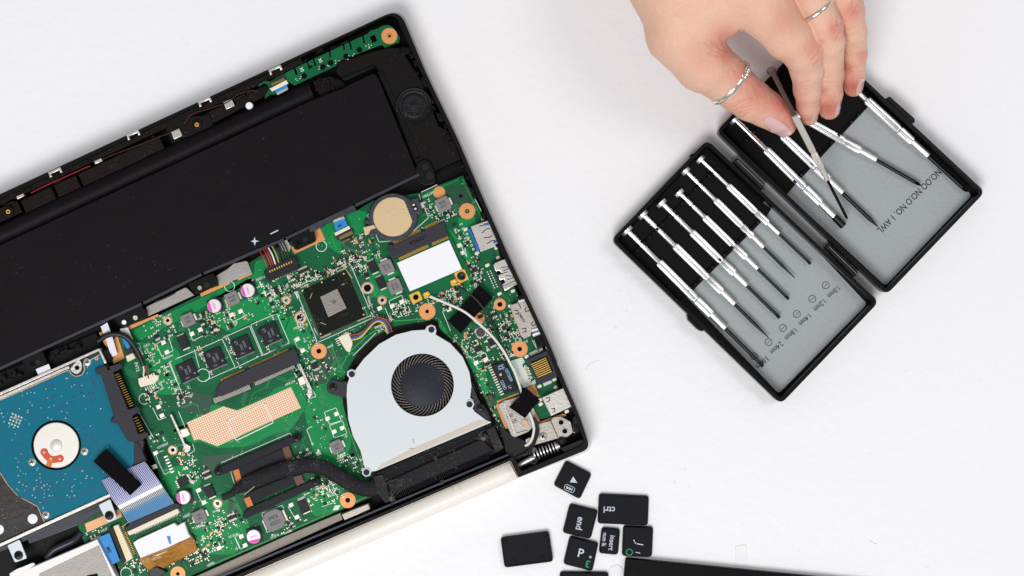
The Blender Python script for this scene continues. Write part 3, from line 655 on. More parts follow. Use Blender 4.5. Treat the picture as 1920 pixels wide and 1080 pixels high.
# --- electrolytic capacitors
def capb(g):
    g.prism(lr(1, 0, 29, 27), 0, 3, 1, mi=2); g.lathe(0, 0, [(12, 2), (12.4, 12), (12.9, 15), (12.9, 18), (12, 19.2), (0, 19.2)], 30, mi=0)
    seg = [(12.1*math.cos(a), 12.1*math.sin(a)) for a in [math.radians(180-62+124*i/12) for i in range(13)]]
    g.prism(seg, 19.2, 19.4, mi=1)
    for k_, t in enumerate(('271', '10V', 'FC')): g.text(t, 0.5, 4.5-k_*4.5, 19.5, 3.4, 80, mi=1, sx=.8)
for (x, y, r) in ((466.6, 544.6, A-6), (404, 573.5, A-6), (346.6, 930.8, A-15), (477.5, 1004, A+80)): inst('cap', capb, [M['capw'], M['pink'], M['conn']], 'capacitor', x, y, BT, r)
g = G()
for (x, y, r) in ((901, 623.5, 9),): g.prism(rnd(R(x, y, 19, 19), 5, 3), BT, BT+3, mi=1); g.lathe(x, y, [(8.3, BT+3), (8.3, BT+6), (7, BT+7), (0, BT+7)], 24)
part(g, 'round_inductor', [mat('round_ind', (60, 56, 52), .5, bump=(2000, .6)), M['alu']], MB)
# --- black power chips
def blk(w, h, z=6, pads=True):
    def f(g):
        if pads: g.prism(lr(0, -h/2, w*.8, 4), 0, 1.5, mi=1); g.prism(lr(0, h/2, w*.8, 4), 0, 1.5, mi=1)
        g.prism(lr(0, 0, w, h), .3, z, .8)
    return f
bm = [M['chipd'], M['pad']]
for key, x, y, w_, h_ in (('p1', 344.4, 641, 17, 26), ('p2', 699, 500.5, 15, 23), ('p2', 714.5, 530, 15, 23), ('p3', 687, 516, 9, 10), ('p4', 393.6, 921, 16, 23), ('p5', 570, 948.5, 17, 25)):
    inst(key, blk(w_, h_), bm, 'power_chip', x, y, BT)
def icb(w, h, n, side='v'):
    def f(g):
        g.prism(lr(0, 0, w, h), .6, 4.5, .6)
        for i in range(n):
            t = (i+.5)/n*2-1
            if side == 'v': g.prism(lr(-w/2-2, t*h*.46, 4, h/n*.5), 0, 1.3, mi=1); g.prism(lr(w/2+2, t*h*.46, 4, h/n*.5), 0, 1.3, mi=1)
            else: g.prism(lr(t*w*.46, -h/2-2, w/n*.5, 4), 0, 1.3, mi=1); g.prism(lr(t*w*.46, h/2+2, w/n*.5, 4), 0, 1.3, mi=1)
    return f
for key, x, y, w_, h_, n_, sd in (('c1', 344, 903, 20, 17, 4, 'v'), ('c2', 591, 685, 12, 12, 5, 'h'), ('c3', 519, 545, 8, 12, 4, 'v'), ('c4', 896, 654, 11, 11, 4, 'h'), ('c5', 922, 641, 12, 14, 5, 'h'), ('c6', 381.5, 589, 7, 7, 3, 'v'), ('c7', 388, 890, 16, 6, 6, 'h'), ('c7', 435, 970, 16, 6, 6, 'h'), ('c8', 569, 508, 20, 6, 8, 'h'), ('c9', 890, 506, 9, 9, 3, 'h'), ('c9', 945, 615, 8, 8, 3, 'h'), ('c9', 860, 553, 9, 9, 4, 'h'), ('c9', 830, 530, 8, 8, 3, 'h'), ('c9', 811, 540, 8, 8, 3, 'h'), ('c6', 340, 745, 8, 6, 3, 'v'), ('c6', 313, 632, 0, 0, 3, 'v'), ('c9', 293, 631, 8, 8, 3, 'h'), ('c9', 402, 612, 8, 8, 3, 'h'), ('c10', 707, 607, 16, 7, 6, 'h'), ('c9', 510, 570, 6, 8, 3, 'h'), ('c10', 926, 590, 10, 6, 3, 'h'), ('c9', 880, 500, 8, 10, 3, 'h'), ('c9', 378, 603, 8, 8, 3, 'h')):
    inst(key+str(w_), icb(max(w_, 5), max(h_, 5), n_, sd), bm, 'small_chip', x, y, BT)
# LAN transformer
g = G(); q = Z([(545, 385), (660, 345), (775, 590), (655, 630)], 800, 600, 4.5); g.prism(q, BT+1, BT+9, 1)
for i in range(12):
    t = (i+.5)/12; x = q[0][0]+(q[3][0]-q[0][0])*t; y = q[0][1]+(q[3][1]-q[0][1])*t; p = uv(x, y, -3.5, 0); g.prism(R(p[0], p[1], 7, 2.2), BT, BT+2, mi=1)
g.text('OST5009', 954, 703, BT+9.2, 6, A-90, mi=2, sx=.78); g.text('LF', 956, 726, BT+9.2, 5, A-90, mi=2); g.text('1229D', 944, 722, BT+9.2, 6, A-90, mi=2, sx=.85)
g.line([(934, 688), (943, 684)], 2, BT+9, BT+9.3, mi=2); g.line([(936, 693), (945, 689)], 2, BT+9, BT+9.3, mi=2); g.line([(940, 684), (944, 692)], 1.6, BT+9, BT+9.3, mi=2); g.line([(934, 688), (936, 694)], 1.4, BT+9, BT+9.3, mi=2)
g.lathe(938.5, 702.5, [(2.6, BT+9), (2.4, BT+9.6), (0, BT+9.4)], 12, mi=3)
part(g, 'network_transformer', [M['chip'], M['pad'], mat('blue_print', (150, 184, 214), .6), M['copperl']], MB)
# --- rings, standoffs, washers
for (x, y, r1, r0) in ((597.8, 658.4, 14.8, 4.6), (875.8, 396, 15.2, 4.4), (801, 584, 15.5, 3.6), (937.3, 570.7, 11.3, 4.8), (974.4, 654.4, 15.2, 4.4), (652, 938, 14.8, 4.6), (333.4, 1076, 14, 3.5)):
    ringpart('copper_washer', x, y, r1, r0, BT+.5, MB)
g = G(); g.prism(circ(823.3, 360.7, 11.3, 30), BT, BT+1.2); part(g, 'copper_disc', M['copper'], MB)
g = G(); g.prism(circ(897.8, 597, 11, 30), BT, BT+1.2); part(g, 'copper_disc', M['copper'], MB)
for (x, y, r1, r0) in ((689, 540, 11.6, 7), (563.3, 595.6, 11.6, 7), (536.7, 562.7, 8.8, 3.4), (716.7, 562.7, 8.8, 3.4), (314.4, 601, 8.8, 3.4), (323.8, 843.8, 9, 3.6), (408, 944, 9, 3.6)):
    g = G(); g.ring(x, y, r1, r1-2, BT, BT+1, 28, mi=2); g.ring(x, y, r1-2, r0, BT, BT+3.4, 28); g.lathe(x, y, [(r0, BT), (r0, BT+.6), (0, BT+.6)], 18, mi=1)
    part(g, 'standoff', [M['alu'], M['hole'], M['copper']], MB)
for (x, y, r) in ((864, 367.5, 3.5), (661, 853, 3.5), (624, 708, 0)):
    if r: g = G(); g.prism(circ(x, y, r, 16), BT, BT+.9); part(g, 'drill_hole', M['hole'], MB)
# --- pads
def padb(w, h):
    def f(g): g.prism(lr(0, 0, w, h), 0, 2.4, .9)
    return f
pads = [(360, 625.6), (375.6, 617.8), (434.4, 590), (451, 583.3), (306.7, 642), (313.3, 660), (297.5, 762.5), (303.8, 778.8), (614.4, 784.4), (631, 775.6), (626.7, 808.9), (642, 802), (893, 680), (911, 673), (735.6, 573.3), (753.3, 565.6), (712, 577.8), (557.8, 635.6), (567.8, 656.7), (373, 918.7), (382.7, 941.6), (452.6, 1005.4), (459.8, 1022), (546, 946.4), (557, 969), (861, 460), (867, 474), (597, 850), (411, 1027), (842, 580), (786, 385)]
for (x, y) in pads: inst('pad', padb(9, 7.5), [M['pad']], 'solder_pad', x, y, BT)
for (x, y, w_, h_) in ((290, 875, 9, 8), (318, 895, 0, 0), (292, 849, 9, 7), (472, 470, 0, 0), (489, 533, 3, 12), (497, 550, 3, 12), (598, 847, 4, 10)):
    if w_: inst('pad%d%d' % (w_, h_), padb(w_, h_), [M['pad']], 'solder_pad', x, y, BT)
for i in range(6): p = uv(311, 856, 0, i*6.2); inst('dpad', padb(8, 3), [M['pad']], 'debug_pad', p[0], p[1], BT)
# copper strips along the battery edge
for q in (Z([(865, 385), (915, 368), (955, 455), (715, 565), (680, 500), (730, 520), (880, 460)], 380, 340, 4.155), [(444.4, 520.5), (470, 510), (472.5, 514.5), (446.5, 526)], [(375, 549), (429.5, 528), (432, 532), (377, 556.5)], [(240, 612), (296, 589), (298, 592.5), (240, 619)],
          Z([(835, 740), (870, 720), (910, 800), (960, 790), (990, 760), (1050, 950), (960, 1000), (930, 900), (880, 830)], 0, 460, 4.5), Z([(845, 575), (910, 545), (950, 640), (940, 660), (870, 610)], 800, 600, 4.5), Z([(590, 685), (775, 612), (780, 625), (600, 700)], 800, 600, 4.5), Z([(935, 865), (1150, 790), (1180, 805), (945, 880)], 800, 600, 4.5), Z([(900, 740), (960, 860), (930, 880), (880, 770)], 800, 600, 4.5), Z([(583, 720), (600, 700), (685, 915), (665, 920)], 800, 600, 4.5)):
    g = G(); g.prism(q, BT, BT+1.3); part(g, 'copper_strip', M['copper'], MB)
g = G(); g.prism(Z([(715, 640), (880, 570), (985, 520), (1010, 520), (1030, 580), (735, 712)], 0, 840, 4.5), BT, BT+1.3); part(g, 'copper_strip', M['copperl'], MB)
for (x, y, a) in ((678, 0, 0), (961.5, 664, A+20), (631, 952, A+10)):
    if a: g = G(); g.prism([uv(x, y, -9, 0, a), uv(x, y, 0, -5, a), uv(x, y, 9, 0, a), uv(x, y, 0, 5, a)], BT, BT+.9); part(g, 'white_marker', M['silk'], MB)
# --- coin cell in holder
g = G(); ho = [(736.8+46*math.cos(a), 406.8+45*math.sin(a)) for a in [2*math.pi*i/40 for i in range(40)]]
g.prism(ho, BT, BT+13, 2); g.prism(Z([(560, 225), (635, 205), (685, 350), (640, 375), (600, 330)], 660, 330, 5.143), BT, BT+15, 2); g.prism(Z([(110, 430), (215, 400), (240, 560), (175, 585), (150, 545), (160, 470), (120, 455)], 660, 330, 5.143), BT, BT+11, 2)
part(g, 'cell_holder', mat('cell_holder', (42, 44, 56), .45, bump=(900, .4)), MB)
cell = [(736.8+37.5*math.cos(a)+0, 406.3+37*math.sin(a)) for a in [2*math.pi*i/48 for i in range(48)]]
cut = lambda p: (p[0], p[1])
cc = []
for x, y in cell:
    d = (x-736.8)*.915*0.98+(y-406.3)*-.36; lim = 30
    if d > lim: x -= (d-lim)*.93; y += (d-lim)*.36
    cc.append((x, y))
g = G(); g.prism(cc, BT+8, BT+15, 1.2); g.text('CR2032', 733, 402, BT+15.1, 4.5, A+180, mi=1); part(g, 'coin_cell', [M['goldcell'], mat('cell_stamp', (216, 196, 162), .5, metal=.2)], MB)
g = G(); g.prism(Z([(105, 495), (210, 470), (235, 500), (180, 520), (160, 560), (130, 575)], 660, 330, 5.143), BT+10, BT+16, 1); part(g, 'cell_contact', M['goldcell'], MB)
g = G(); g.prism(Z([(575, 265), (605, 252), (640, 325), (610, 340)], 660, 330, 5.143), BT+14, BT+15.3, mi=1)
for p in Z([(595, 278), (612, 316)], 660, 330, 5.143): g.prism(R(p[0], p[1], 3.6, 3.6), BT+14, BT+16)
part(g, 'cell_contact', [M['cream'], M['hole']], MB)
g = G(); g.prism(Z([(648, 262), (680, 250), (700, 300), (670, 318)], 660, 330, 5.143), BT, BT+3, .8); part(g, 'solder_pad', M['pad'], MB)
# --- mini card socket + wifi card
q = Z([(345, 690), (880, 435), (935, 575), (385, 805)], 660, 330, 5.143)
g = G(); g.prism(q, BT, BT+14, 1.5); g.prism(Z([(345, 670), (385, 655), (400, 700), (360, 720)], 660, 330, 5.143), BT, BT+15, 1)
g.text('12392A', 783, 450.5, BT+14.1, 6.5, A+180, mi=1, sx=1.2); part(g, 'card_socket', [M['conn'], M['hole']], MB)
g = G()
def pins(g, a, b, n, ln, w=1, z=BT+2, sk=()):
    for i in range(n):
        if i in sk: continue
        t = (i+.5)/n; g.prism(R(a[0]+(b[0]-a[0])*t, a[1]+(b[1]-a[1])*t, w, ln), BT, z)
pins(g, (737, 456), (821, 416.5), 36, 7, 1.3, BT+3, (22, 23, 24, 25)); pins(g, (748, 486), (840, 444), 40, 6, 1.3, BT+12, (24, 25, 26)); part(g, 'pins', M['gold'], MB, kind='stuff')
g = G(); g.prism([(736, 487), (843, 441), (884, 512), (872, 530), (775, 568), (764, 560)], BT+5, BT+8)
g.prism([(744, 493), (842, 450), (866.5, 504.5), (768.5, 546.5)], BT+8, BT+13, .8, mi=1); WC = part(g, 'wireless_card', [M['pcb'], M['white']], MB, label='wireless card under a blank white label')
for (x, y, w_, h_, r, m) in ((865, 518, 22, 22, 8, 'screw'), (779.5, 557.5, 21, 19, 5, 'hole')):
    g = G(); g.prism(rnd(R(x, y, w_, h_), 3, 2), BT+7, BT+9.5, .6); g.lathe(x, y, [(r, BT+9), (r, BT+12), (r-2, BT+12.5), (r-4, BT+11.5), (0, BT+11.5)], 20, mi=1); part(g, 'card_screw', [M['brass'], M[m]], MB)
for (x, y) in ((851, 529.5), (800, 553)):
    g = G(); g.prism(rnd(R(x, y, 13, 12), 4, 3), BT+8, BT+13, 1); g.lathe(x, y, [(4.5, BT+13), (4.5, BT+15), (3, BT+15), (0, BT+14.4)], 16); g.prism(R(x+7, y+3, 10, 6, A-50), BT+9, BT+13, 1); part(g, 'antenna_plug', M['brass'], MB)
# --- RAM socket, latch arms, dotted pad
g = G(); g.prism(rnd(Z([(700, 300), (880, 215), (1225, 60), (1240, 45), (1255, 60), (1290, 155), (1265, 170), (920, 320), (700, 415), (655, 400), (668, 350)], 240, 640, 4), 2, 2), BT, BT+15, 1.5)
g.prism(Z([(905, 300), (930, 290), (950, 325), (920, 335)], 240, 640, 4), BT, BT+13, 1); part(g, 'memory_socket', M['conn'], MB)
g = G(); pins(g, (414, 714), (459, 694), 22, 6, 1, BT+3); pins(g, (467, 690), (541, 656.5), 36, 6, 1, BT+3)
part(g, 'pins', M['gold'], MB, kind='stuff')
g = G(); pins(g, (401, 752), (469, 725), 30, 10, 1.1, BT+9); pins(g, (477, 719), (552, 685), 34, 10, 1.1, BT+9); part(g, 'pins', M['solder'], MB, kind='stuff')
g = G(); pins(g, (402, 752.4), (470, 725.4), 30, 10, 1.2, BT+6); pins(g, (478, 719.4), (553, 685.4), 34, 10, 1.2, BT+6); part(g, 'pin_slots', M['hole'], MB, kind='stuff')
g = G(); g.prism(Z([(1278, 170), (1292, 165), (1345, 290), (1375, 350), (1385, 395), (1362, 425), (1335, 400), (1350, 370), (1330, 310)], 240, 640, 4), BT+4, BT+12, .8); part(g, 'latch_arm', M['alu'], MB)
g = G(); g.prism(rnd(Z([(1270, 280), (1315, 258), (1335, 315), (1290, 335)], 240, 640, 4), 2, 2), BT, BT+10, 1); part(g, 'latch_anchor', M['pad'], MB)
g = G(); g.prism(Z([(312, 550), (328, 545), (400, 700), (425, 765), (470, 790), (465, 820), (430, 835), (410, 770)], 240, 640, 4), BT+4, BT+12, .8); part(g, 'latch_arm', M['alu'], MB)
g = G(); g.prism(rnd(Z([(388, 665), (440, 650), (465, 700), (410, 725)], 240, 640, 4), 2, 2), BT, BT+10, 1); part(g, 'latch_anchor', M['pad'], MB)
g = G(); g.prism(Z([(440, 610), (715, 487), (820, 520), (1222, 343), (1297, 500), (1092, 592), (670, 787), (535, 735), (495, 745)], 240, 640, 4), BT, BT+1.1); part(g, 'dotted_copper_pad', M['grid'], MB)
# --- wire-to-board connectors
def nyl(q, wires, z=12):
    g = G(); g.prism(q, BT, BT+z, 1); return part(g, 'nylon_connector', M['cream'], MB)
nyl(Z([(690, 690), (760, 640), (800, 650), (815, 745), (790, 815), (760, 800)], 480, 480, 4.5), 0, 8); nyl(R(651, 636, 14, 20, A-2), 0, 13)
g = G()
for i in range(4): p = uv(654, 638, 0, i*4-7); g.prism(R(p[0], p[1], 9, 1.6), BT+12, BT+14)
pp = [uv(634, 642, 0, i*4-7) for i in range(4)]
for p in pp: g.prism(R(p[0], p[1], 6, 1.6), BT, BT+2)
part(g, 'connector_pins', M['ww'], MB, kind='stuff')
nyl(Z([(75, 280), (160, 250), (230, 255), (225, 290), (190, 320), (95, 345), (80, 320)], 240, 640, 4), 0, 12)
g = G()
for i in range(6): p = uv(269, 712, i*4.4, 0); g.prism(R(p[0], p[1], 2.2, 8), BT+10, BT+13.5); q_ = uv(274, 730, i*4, 0); g.prism(R(q_[0], q_[1], 1.2, 8), BT, BT+2)
part(g, 'connector_pins', M['pad'], MB, kind='stuff')
g = G(); g.prism(Z([(475, 700), (710, 590), (735, 600), (752, 680), (515, 783), (490, 750)], 380, 340, 4.155), BT, BT+15, 1.5); part(g, 'battery_connector', M['chipd'], MB)
g = G()
for i in range(10):
    p = uv(506, 509, i*4.9, 0); g.prism(R(p[0], p[1], 2.4, 4), BT+15, BT+15.6, mi=0); p = uv(512, 522, i*4.9, 0); g.prism(R(p[0], p[1]+2, 1.6, 5), BT, BT+3, mi=1)
part(g, 'connector_pins', [M['gold'], M['pad']], MB, kind='stuff')
g = G(); g.line([(500, 505), (550, 483)], 1.6, BT+15, BT+17); g.line([(504, 519), (557, 496)], 1.2, BT+15, BT+17); split(g, 'connector_rib', M['conn'], MB)
# battery wires
for x0, m, dx in ((484, 'wr', 0), (491, 'wr', 0), (495, 'wr', 0), (500, 'ww', 0), (507, 'wg', 0), (512, 'wk', 0), (518, 'wk', 0), (523, 'wk', 0), (528, 'wk', 0)):
    i = (x0-484)/44; x1 = 502+i*40; y1 = 502-i*17.5; y0 = 466-i*19
    g = G(); g.tube([tuple(p) for p in catmull([(x0-3, y0-8, 50), (x0, y0, 50), ((x0+x1)/2+2, (y0+y1)/2, BT+17), (x1, y1, BT+12)])], 1.5, 7); part(g, 'battery_wire', M[m], MB)
# fan wires
base = [(785, 670), (870, 655), (930, 610), (985, 545), (1040, 520), (1095, 540), (1130, 590), (1150, 640)]
for i, m in enumerate(('wr', 'wk', 'wb', 'wy')):
    P_ = []
    for j, (x, y) in enumerate(base):
        t = j/(len(base)-1); ox = (-i*12)*t*1.1+ i*4*(1-t); oy = i*14*(1-t)+(t > .3)*i*5*(1 if t < .8 else 1)
        px, py = Z([(x+ox, y+oy)], 480, 480, 4.5)[0]; P_.append((px, py, BT+10+8*math.sin(math.pi*t)+i*.4))
    g = G(); g.tube([tuple(p) for p in catmull(P_)], 1.5, 7); part(g, 'fan_wire', M[m], MB)
# flex connector near the battery
g = G(); g.prism(Z([(1015, 305), (1100, 275), (1108, 290), (1020, 325)], 380, 340, 4.155), BT+6, BT+11); g.prism(Z([(1020, 322), (1108, 288), (1130, 345), (1040, 390)], 380, 340, 4.155), BT+6, BT+11.5, mi=1); g.text('2M', 638, 423, BT+11.7, 5, A+180, mi=2); part(g, 'blue_flex', [M['alu'], M['blue'], M['ink']], MB)
g = G(); g.prism(Z([(1025, 402), (1140, 345), (1150, 368), (1035, 425)], 380, 340, 4.155), BT, BT+9, .8); part(g, 'flex_connector', M['cream'], MB)
g = G(); g.prism(Z([(1030, 430), (1165, 365), (1180, 405), (1050, 460)], 380, 340, 4.155), BT, BT+6, .8); pins(g, (638, 452), (660, 441), 12, 5, 1, BT+8); part(g, 'flex_latch', M['conn'], MB)
g = G(); pins(g, (637, 447), (661, 435.5), 13, 6, .8, BT+7.5); pins(g, (640, 454), (664, 443), 12, 4, .9, BT+2); part(g, 'pins', M['gold'], MB, kind='stuff')
# ================================================================ ports along the right edge
def port(name, q, z1, m, slots=(), parent=MB):
    g = G(); g.prism(rnd(q, 1.5, 2), BT, z1, 1.2)
    for s_ in slots: g.line(s_, 1.5, z1-1, z1+.25, mi=1)
    return part(g, name, [M[m], M['hole']], parent)
def zz(pts): return Z(pts, 800, 400, 4.5)
def zb(pts): return Z(pts, 800, 600, 4.5)
port('usb_port', zz([(368, 112), (515, 58), (535, 95), (610, 265), (590, 275), (455, 325)]), 54, 'alu', [zz([(445, 108), (480, 100), (495, 85)]), zz([(468, 163), (500, 135), (530, 125)]), zz([(487, 207), (530, 203), (550, 188)]), zz([(510, 258), (545, 232), (575, 228)])])
g = G(); g.prism(rnd(zz([(338, 130), (365, 125), (385, 165), (405, 215), (440, 290), (455, 310), (440, 325), (420, 315), (400, 250), (370, 175)]), 2), BT, 55, 1.2); g.prism(zz([(485, 85), (520, 78), (525, 98), (490, 105)]), 50, 55, .5); g.prism(zz([(560, 235), (590, 228), (596, 246), (566, 256)]), 50, 55, .5); part(g, 'usb_tongue', M['usbblue'], MB)
g = G()
for p in zz([(340, 175), (353, 208), (367, 238), (380, 270), (394, 302)]): g.ring(p[0], p[1], 2.4, 1, BT, BT+1.6, 12)
for p in zz([(330, 135), (478, 45), (425, 335), (590, 290), (605, 372), (512, 438), (615, 678), (728, 655), (705, 780)]): g.prism(rnd(R(p[0], p[1], 9, 6), 2.8, 3), BT, BT+2, .8)
for i in range(8):
    p = uv(914, 510, 0, i*4.6); g.prism(circ(p[0], p[1], 1.3, 8), BT, BT+1.4); p = uv(919.5, 508, 0, i*4.6); g.prism(circ(p[0], p[1], 1.3, 8), BT, BT+1.4)
for p in zb([(965, 252), (845, 308), (1078, 502), (952, 560), (1090, 568), (955, 675), (962, 710), (1182, 772)]): g.prism(rnd(R(p[0], p[1], 9, 6.5), 3, 3), BT, BT+2, .8)
part(g, 'solder_joints', M['pad'], MB, kind='stuff')
g = G(); g.prism(zz([(540, 425), (560, 418), (660, 650), (640, 665)]), BT, 48, 1); part(g, 'port_housing', M['conn'], MB)
g = G(); g.prism(zz([(572, 420), (660, 382), (765, 598), (660, 655), (636, 600), (662, 582), (650, 555), (618, 566), (600, 520), (630, 505), (612, 482), (585, 490), (560, 440)]), 40, 55, 1.3); g.tube([(p[0], p[1], 55) for p in zz([(645, 625), (755, 578)])], 3.5, 10)
for s_ in ([(632, 455), (690, 452)], [(645, 485), (690, 468), (690, 450)], [(668, 525), (710, 530)], [(680, 560), (728, 545), (730, 525)], [(600, 520), (680, 495)]): g.line(zz(s_), 1.3, 54, 55.3, mi=1)
part(g, 'display_port', [M['alu'], M['hole']], MB)
port('hdmi_port', zz([(700, 775), (765, 755), (775, 735), (865, 720), (880, 735), (972, 970), (885, 1000), (880, 1035), (825, 1060), (790, 1030), (770, 960), (740, 900)]), 56, 'plate', [zz([(740, 820), (770, 818), (772, 845), (748, 852)]), zz([(840, 795), (828, 810), (838, 830), (885, 810)]), zz([(875, 785), (885, 782)]), zz([(895, 912), (885, 935), (895, 950), (940, 925)]), zz([(925, 905), (940, 900)]), zz([(805, 975), (835, 970), (840, 995), (815, 1005)]), zz([(775, 760), (795, 800)])])
g = G(); g.text('ZMAN', 978, 595, 56.4, 5, A-80, mi=0); part(g, 'port_stamp', M['ink'], MB)
g = G(); g.tube([(p[0], p[1], 56) for p in zz([(885, 990), (972, 965)])], 4, 10); g.tube([(p[0], p[1], 55) for p in zz([(775, 745), (865, 722)])], 3.5, 10); g.tube([(p[0], p[1], 52) for p in zz([(895, 1030), (980, 1000)])], 4, 10); split(g, 'port_lip', M['chromed'], MB)
port('ethernet_port', zb([(845, 330), (1020, 255), (1112, 478), (945, 548)]), 56, 'conn')
g = G(); g.prism(zb([(880, 355), (1015, 300), (1068, 430), (940, 495)]), 55, 56.3); part(g, 'port_window', M['hole'], MB)
for i in range(8):
    g = G(); t = i/7; a = (996+12*t, 683.5+24*t); b = (1024+10.5*t, 671+25*t); g.tube([(a[0], a[1], 57), (b[0], b[1], 58.5)], 1.2, 6); part(g, 'contact', M['gold'], MB)
g = G(); g.prism(zb([(1000, 225), (1025, 218), (1145, 440), (1120, 478), (1110, 480), (1020, 260)]), 36, 54, 1); part(g, 'port_lip', M['silver'], MB)
g = G(); g.prism(zb([(710, 345), (808, 315), (830, 355), (806, 378), (845, 460), (870, 530), (915, 500), (920, 540), (820, 572), (790, 530)]), BT, BT+2); g.prism(zb([(790, 300), (860, 290), (950, 275), (955, 262), (870, 290)]), BT, BT+1.5); g.prism(zb([(862, 282), (930, 248), (945, 270), (880, 303)]), BT, BT+1.6); g.prism(zb([(980, 535), (1050, 508), (1058, 530), (990, 560)]), BT, BT+1.6); split(g, 'white_print_block', mat('white_print', (208, 220, 212), .6), MB)
for p in zb([(832, 392), (826, 412), (852, 408), (838, 432), (862, 432), (848, 455), (872, 455), (856, 480), (880, 486), (868, 510)]):
    inst('gpin', lambda g: g.ring(0, 0, 2.5, 1, 0, 1.8, 12), [M['pad']], 'solder_ring', p[0], p[1], BT+1)
port('usb_port', zb([(970, 655), (1155, 572), (1232, 728), (1050, 812)]), 55, 'alu', [zb([(1005, 660), (1035, 655), (1040, 680), (1015, 690)]), zb([(1055, 748), (1080, 745), (1082, 770), (1062, 778)])])
g = G(); g.prism(zz([(595, 290), (640, 262), (690, 350), (640, 372)]), 30, 52, 1.5); g.prism(zb([(880, 95), (965, 85), (1010, 215), (930, 235)]), 30, 52, 1.5); g.prism(zz([(770, 690), (840, 690), (870, 720), (775, 740)]), 30, 50, 1); split(g, 'port_frame', M['rim'], LP)
random.seed(9); g = G()
for i in range(34):       # ribs and blocks along the inside of the right wall
    y = random.uniform(70, 800); x = edge_x(y)-6
    p = uv(x, y, -random.uniform(9, 15), 0); g.prism(R(p[0], p[1], random.uniform(3, 9), random.uniform(5, 16)), FL, random.uniform(44, 60), 1)
split(g, 'wall_rib', M['rim'], LP)
# ================================================================ fan
g = G(); g.prism(rnd(Z([(190, 700), (205, 480), (300, 300), (450, 150), (620, 60), (780, 30), (880, 15), (960, -5), (1000, 20), (1010, 80), (1180, 220), (1290, 440), (1340, 560), (1440, 760), (1500, 860), (1450, 900), (1300, 900), (800, 1100), (330, 1100), (240, 900)], 600, 600, 4.5), 8, 3), BT-2, BT+2); part(g, 'fan_well', M['brownp'], LP)
cover = [(650, 742), (651, 722), (655, 709), (650, 703), (651.5, 696), (658, 692), (665.5, 695), (682, 673), (711, 645), (742, 627.8), (773, 620), (797, 618.5), (800.5, 612), (808, 608.5), (816, 612), (818, 620), (816.5, 627.5), (844, 644), (867, 669), (880, 698), (884, 724), (881.5, 746), (887, 750), (889.5, 758), (886, 766), (890, 772), (910, 787), (921, 792), (705, 883), (697, 884), (693, 892), (685, 893.5), (679, 888), (680, 880), (684, 877), (676, 845), (662, 818), (653, 786)]
fc = (792, 722)
g = G(); g.prism(cover, BT+2, 58, holes=[circ(fc[0], fc[1], 59, 64)]); FAN = part(g, 'fan', M['fan'], LP, label='round laptop fan with a pale metal cover')
g = G(); g.prism([(774, 850), (920, 786), (923, 793), (716, 880)][:0] or [(714, 872), (770, 843), (898, 788), (919, 790), (706, 881)], 57, 58.7); part(g, 'cover_edge', mat('worn_edge', (196, 186, 172), .5, metal=.2), FAN)
g = G(); g.lathe(fc[0], fc[1], [(60, BT), (60, BT+4), (0, BT+4)], 48); part(g, 'fan_pit', M['hole'], FAN)
g = G(); g.lathe(fc[0], fc[1], [(42, BT+4), (42, 49), (41, 51.5), (39, 52.5), (0, 52.5)], 56); part(g, 'fan_hub', M['hub'], FAN)
bl_me = None; NB = 42
for i in range(NB):
    a = 360*i/NB
    if bl_me is None:
        gl = G(True); P_ = []
        for j in range(6):
            t = j/5; r = 40+19*t; th = math.radians(-26*t); P_.append((r*math.cos(th), r*math.sin(th)))
        vs = []; 
        for (x, y) in P_:
            nx, ny = -y, x; l = math.hypot(nx, ny); nx, ny = nx/l, ny/l
            vs += [(x+nx*1.6, y+ny*1.6, 40), (x+nx*1.6, y+ny*1.6, 51), (x-nx*.9-0.0, y-ny*1.6, 51), (x-nx*1.6, y-ny*1.6, 40)]
        fs = []
        for j in range(5):
            for k_ in range(4): fs.append((j*4+k_, j*4+(k_+1) % 4, (j+1)*4+(k_+1) % 4, (j+1)*4+k_))
        fs += [(3, 2, 1, 0), (20, 21, 22, 23)]; gl.add(vs, fs); o = part(gl, 'blade', M['blade'], FAN, loc=(fc[0], fc[1], 0), rot=a); bl_me = o.data
        kk = 1-51/D; base_loc = Vector(((fc[0]-960)*kk*S, (540-fc[1])*kk*S, 0)) - rootloc(FAN); o.location = base_loc
    else:
        o = part(bl_me, 'blade', None, FAN); o.location = base_loc; o.rotation_euler = (0, 0, math.radians(a))
for (x, y) in ((809, 618), (659.6, 701.5), (880.4, 758), (687, 885.5)):
    g = G(); g.ring(x, y, 8, 6, 57, 60.5, 24); g.lathe(x, y, [(5.8, 57), (5.8, 60), (4.6, 61), (0, 61)], 20, mi=1); part(g, 'rivet', [M['fan'], M['hub']], FAN)
for q, sx, sy in (([(612, 722), (618, 713), (628, 711), (640, 716), (654, 714), (652, 747), (632, 742), (614, 736)], 624.5, 725.6), ([(882, 712), (889, 722), (898, 748), (915, 772), (922, 792), (905, 786), (888, 768), (889, 755), (883, 744)], 901, 764.5)):
    g = G(); g.prism(rnd(q, 4, 3), BT, 54, 1.5); part(g, 'fan_ear', M['conn'], FAN)
def screw(x, y, r, z, m, parent, name='screw'):
    g = G(); g.lathe(x, y, [(r, z-2), (r, z+.8), (r*.8, z+1.8), (0, z+1.9)], 20); a = random.uniform(0, 90)
    g.prism(R(x, y, r*1.1, r*.26, a), z+1.8, z+2.05, mi=1); g.prism(R(x, y, r*.26, r*1.1, a), z+1.8, z+2.1, mi=1); return part(g, name, [M[m], M['hole']], parent)
screw(624.5, 725.6, 7.5, 54, 'screw', FAN); screw(901, 764.5, 7.5, 54, 'screw', FAN)
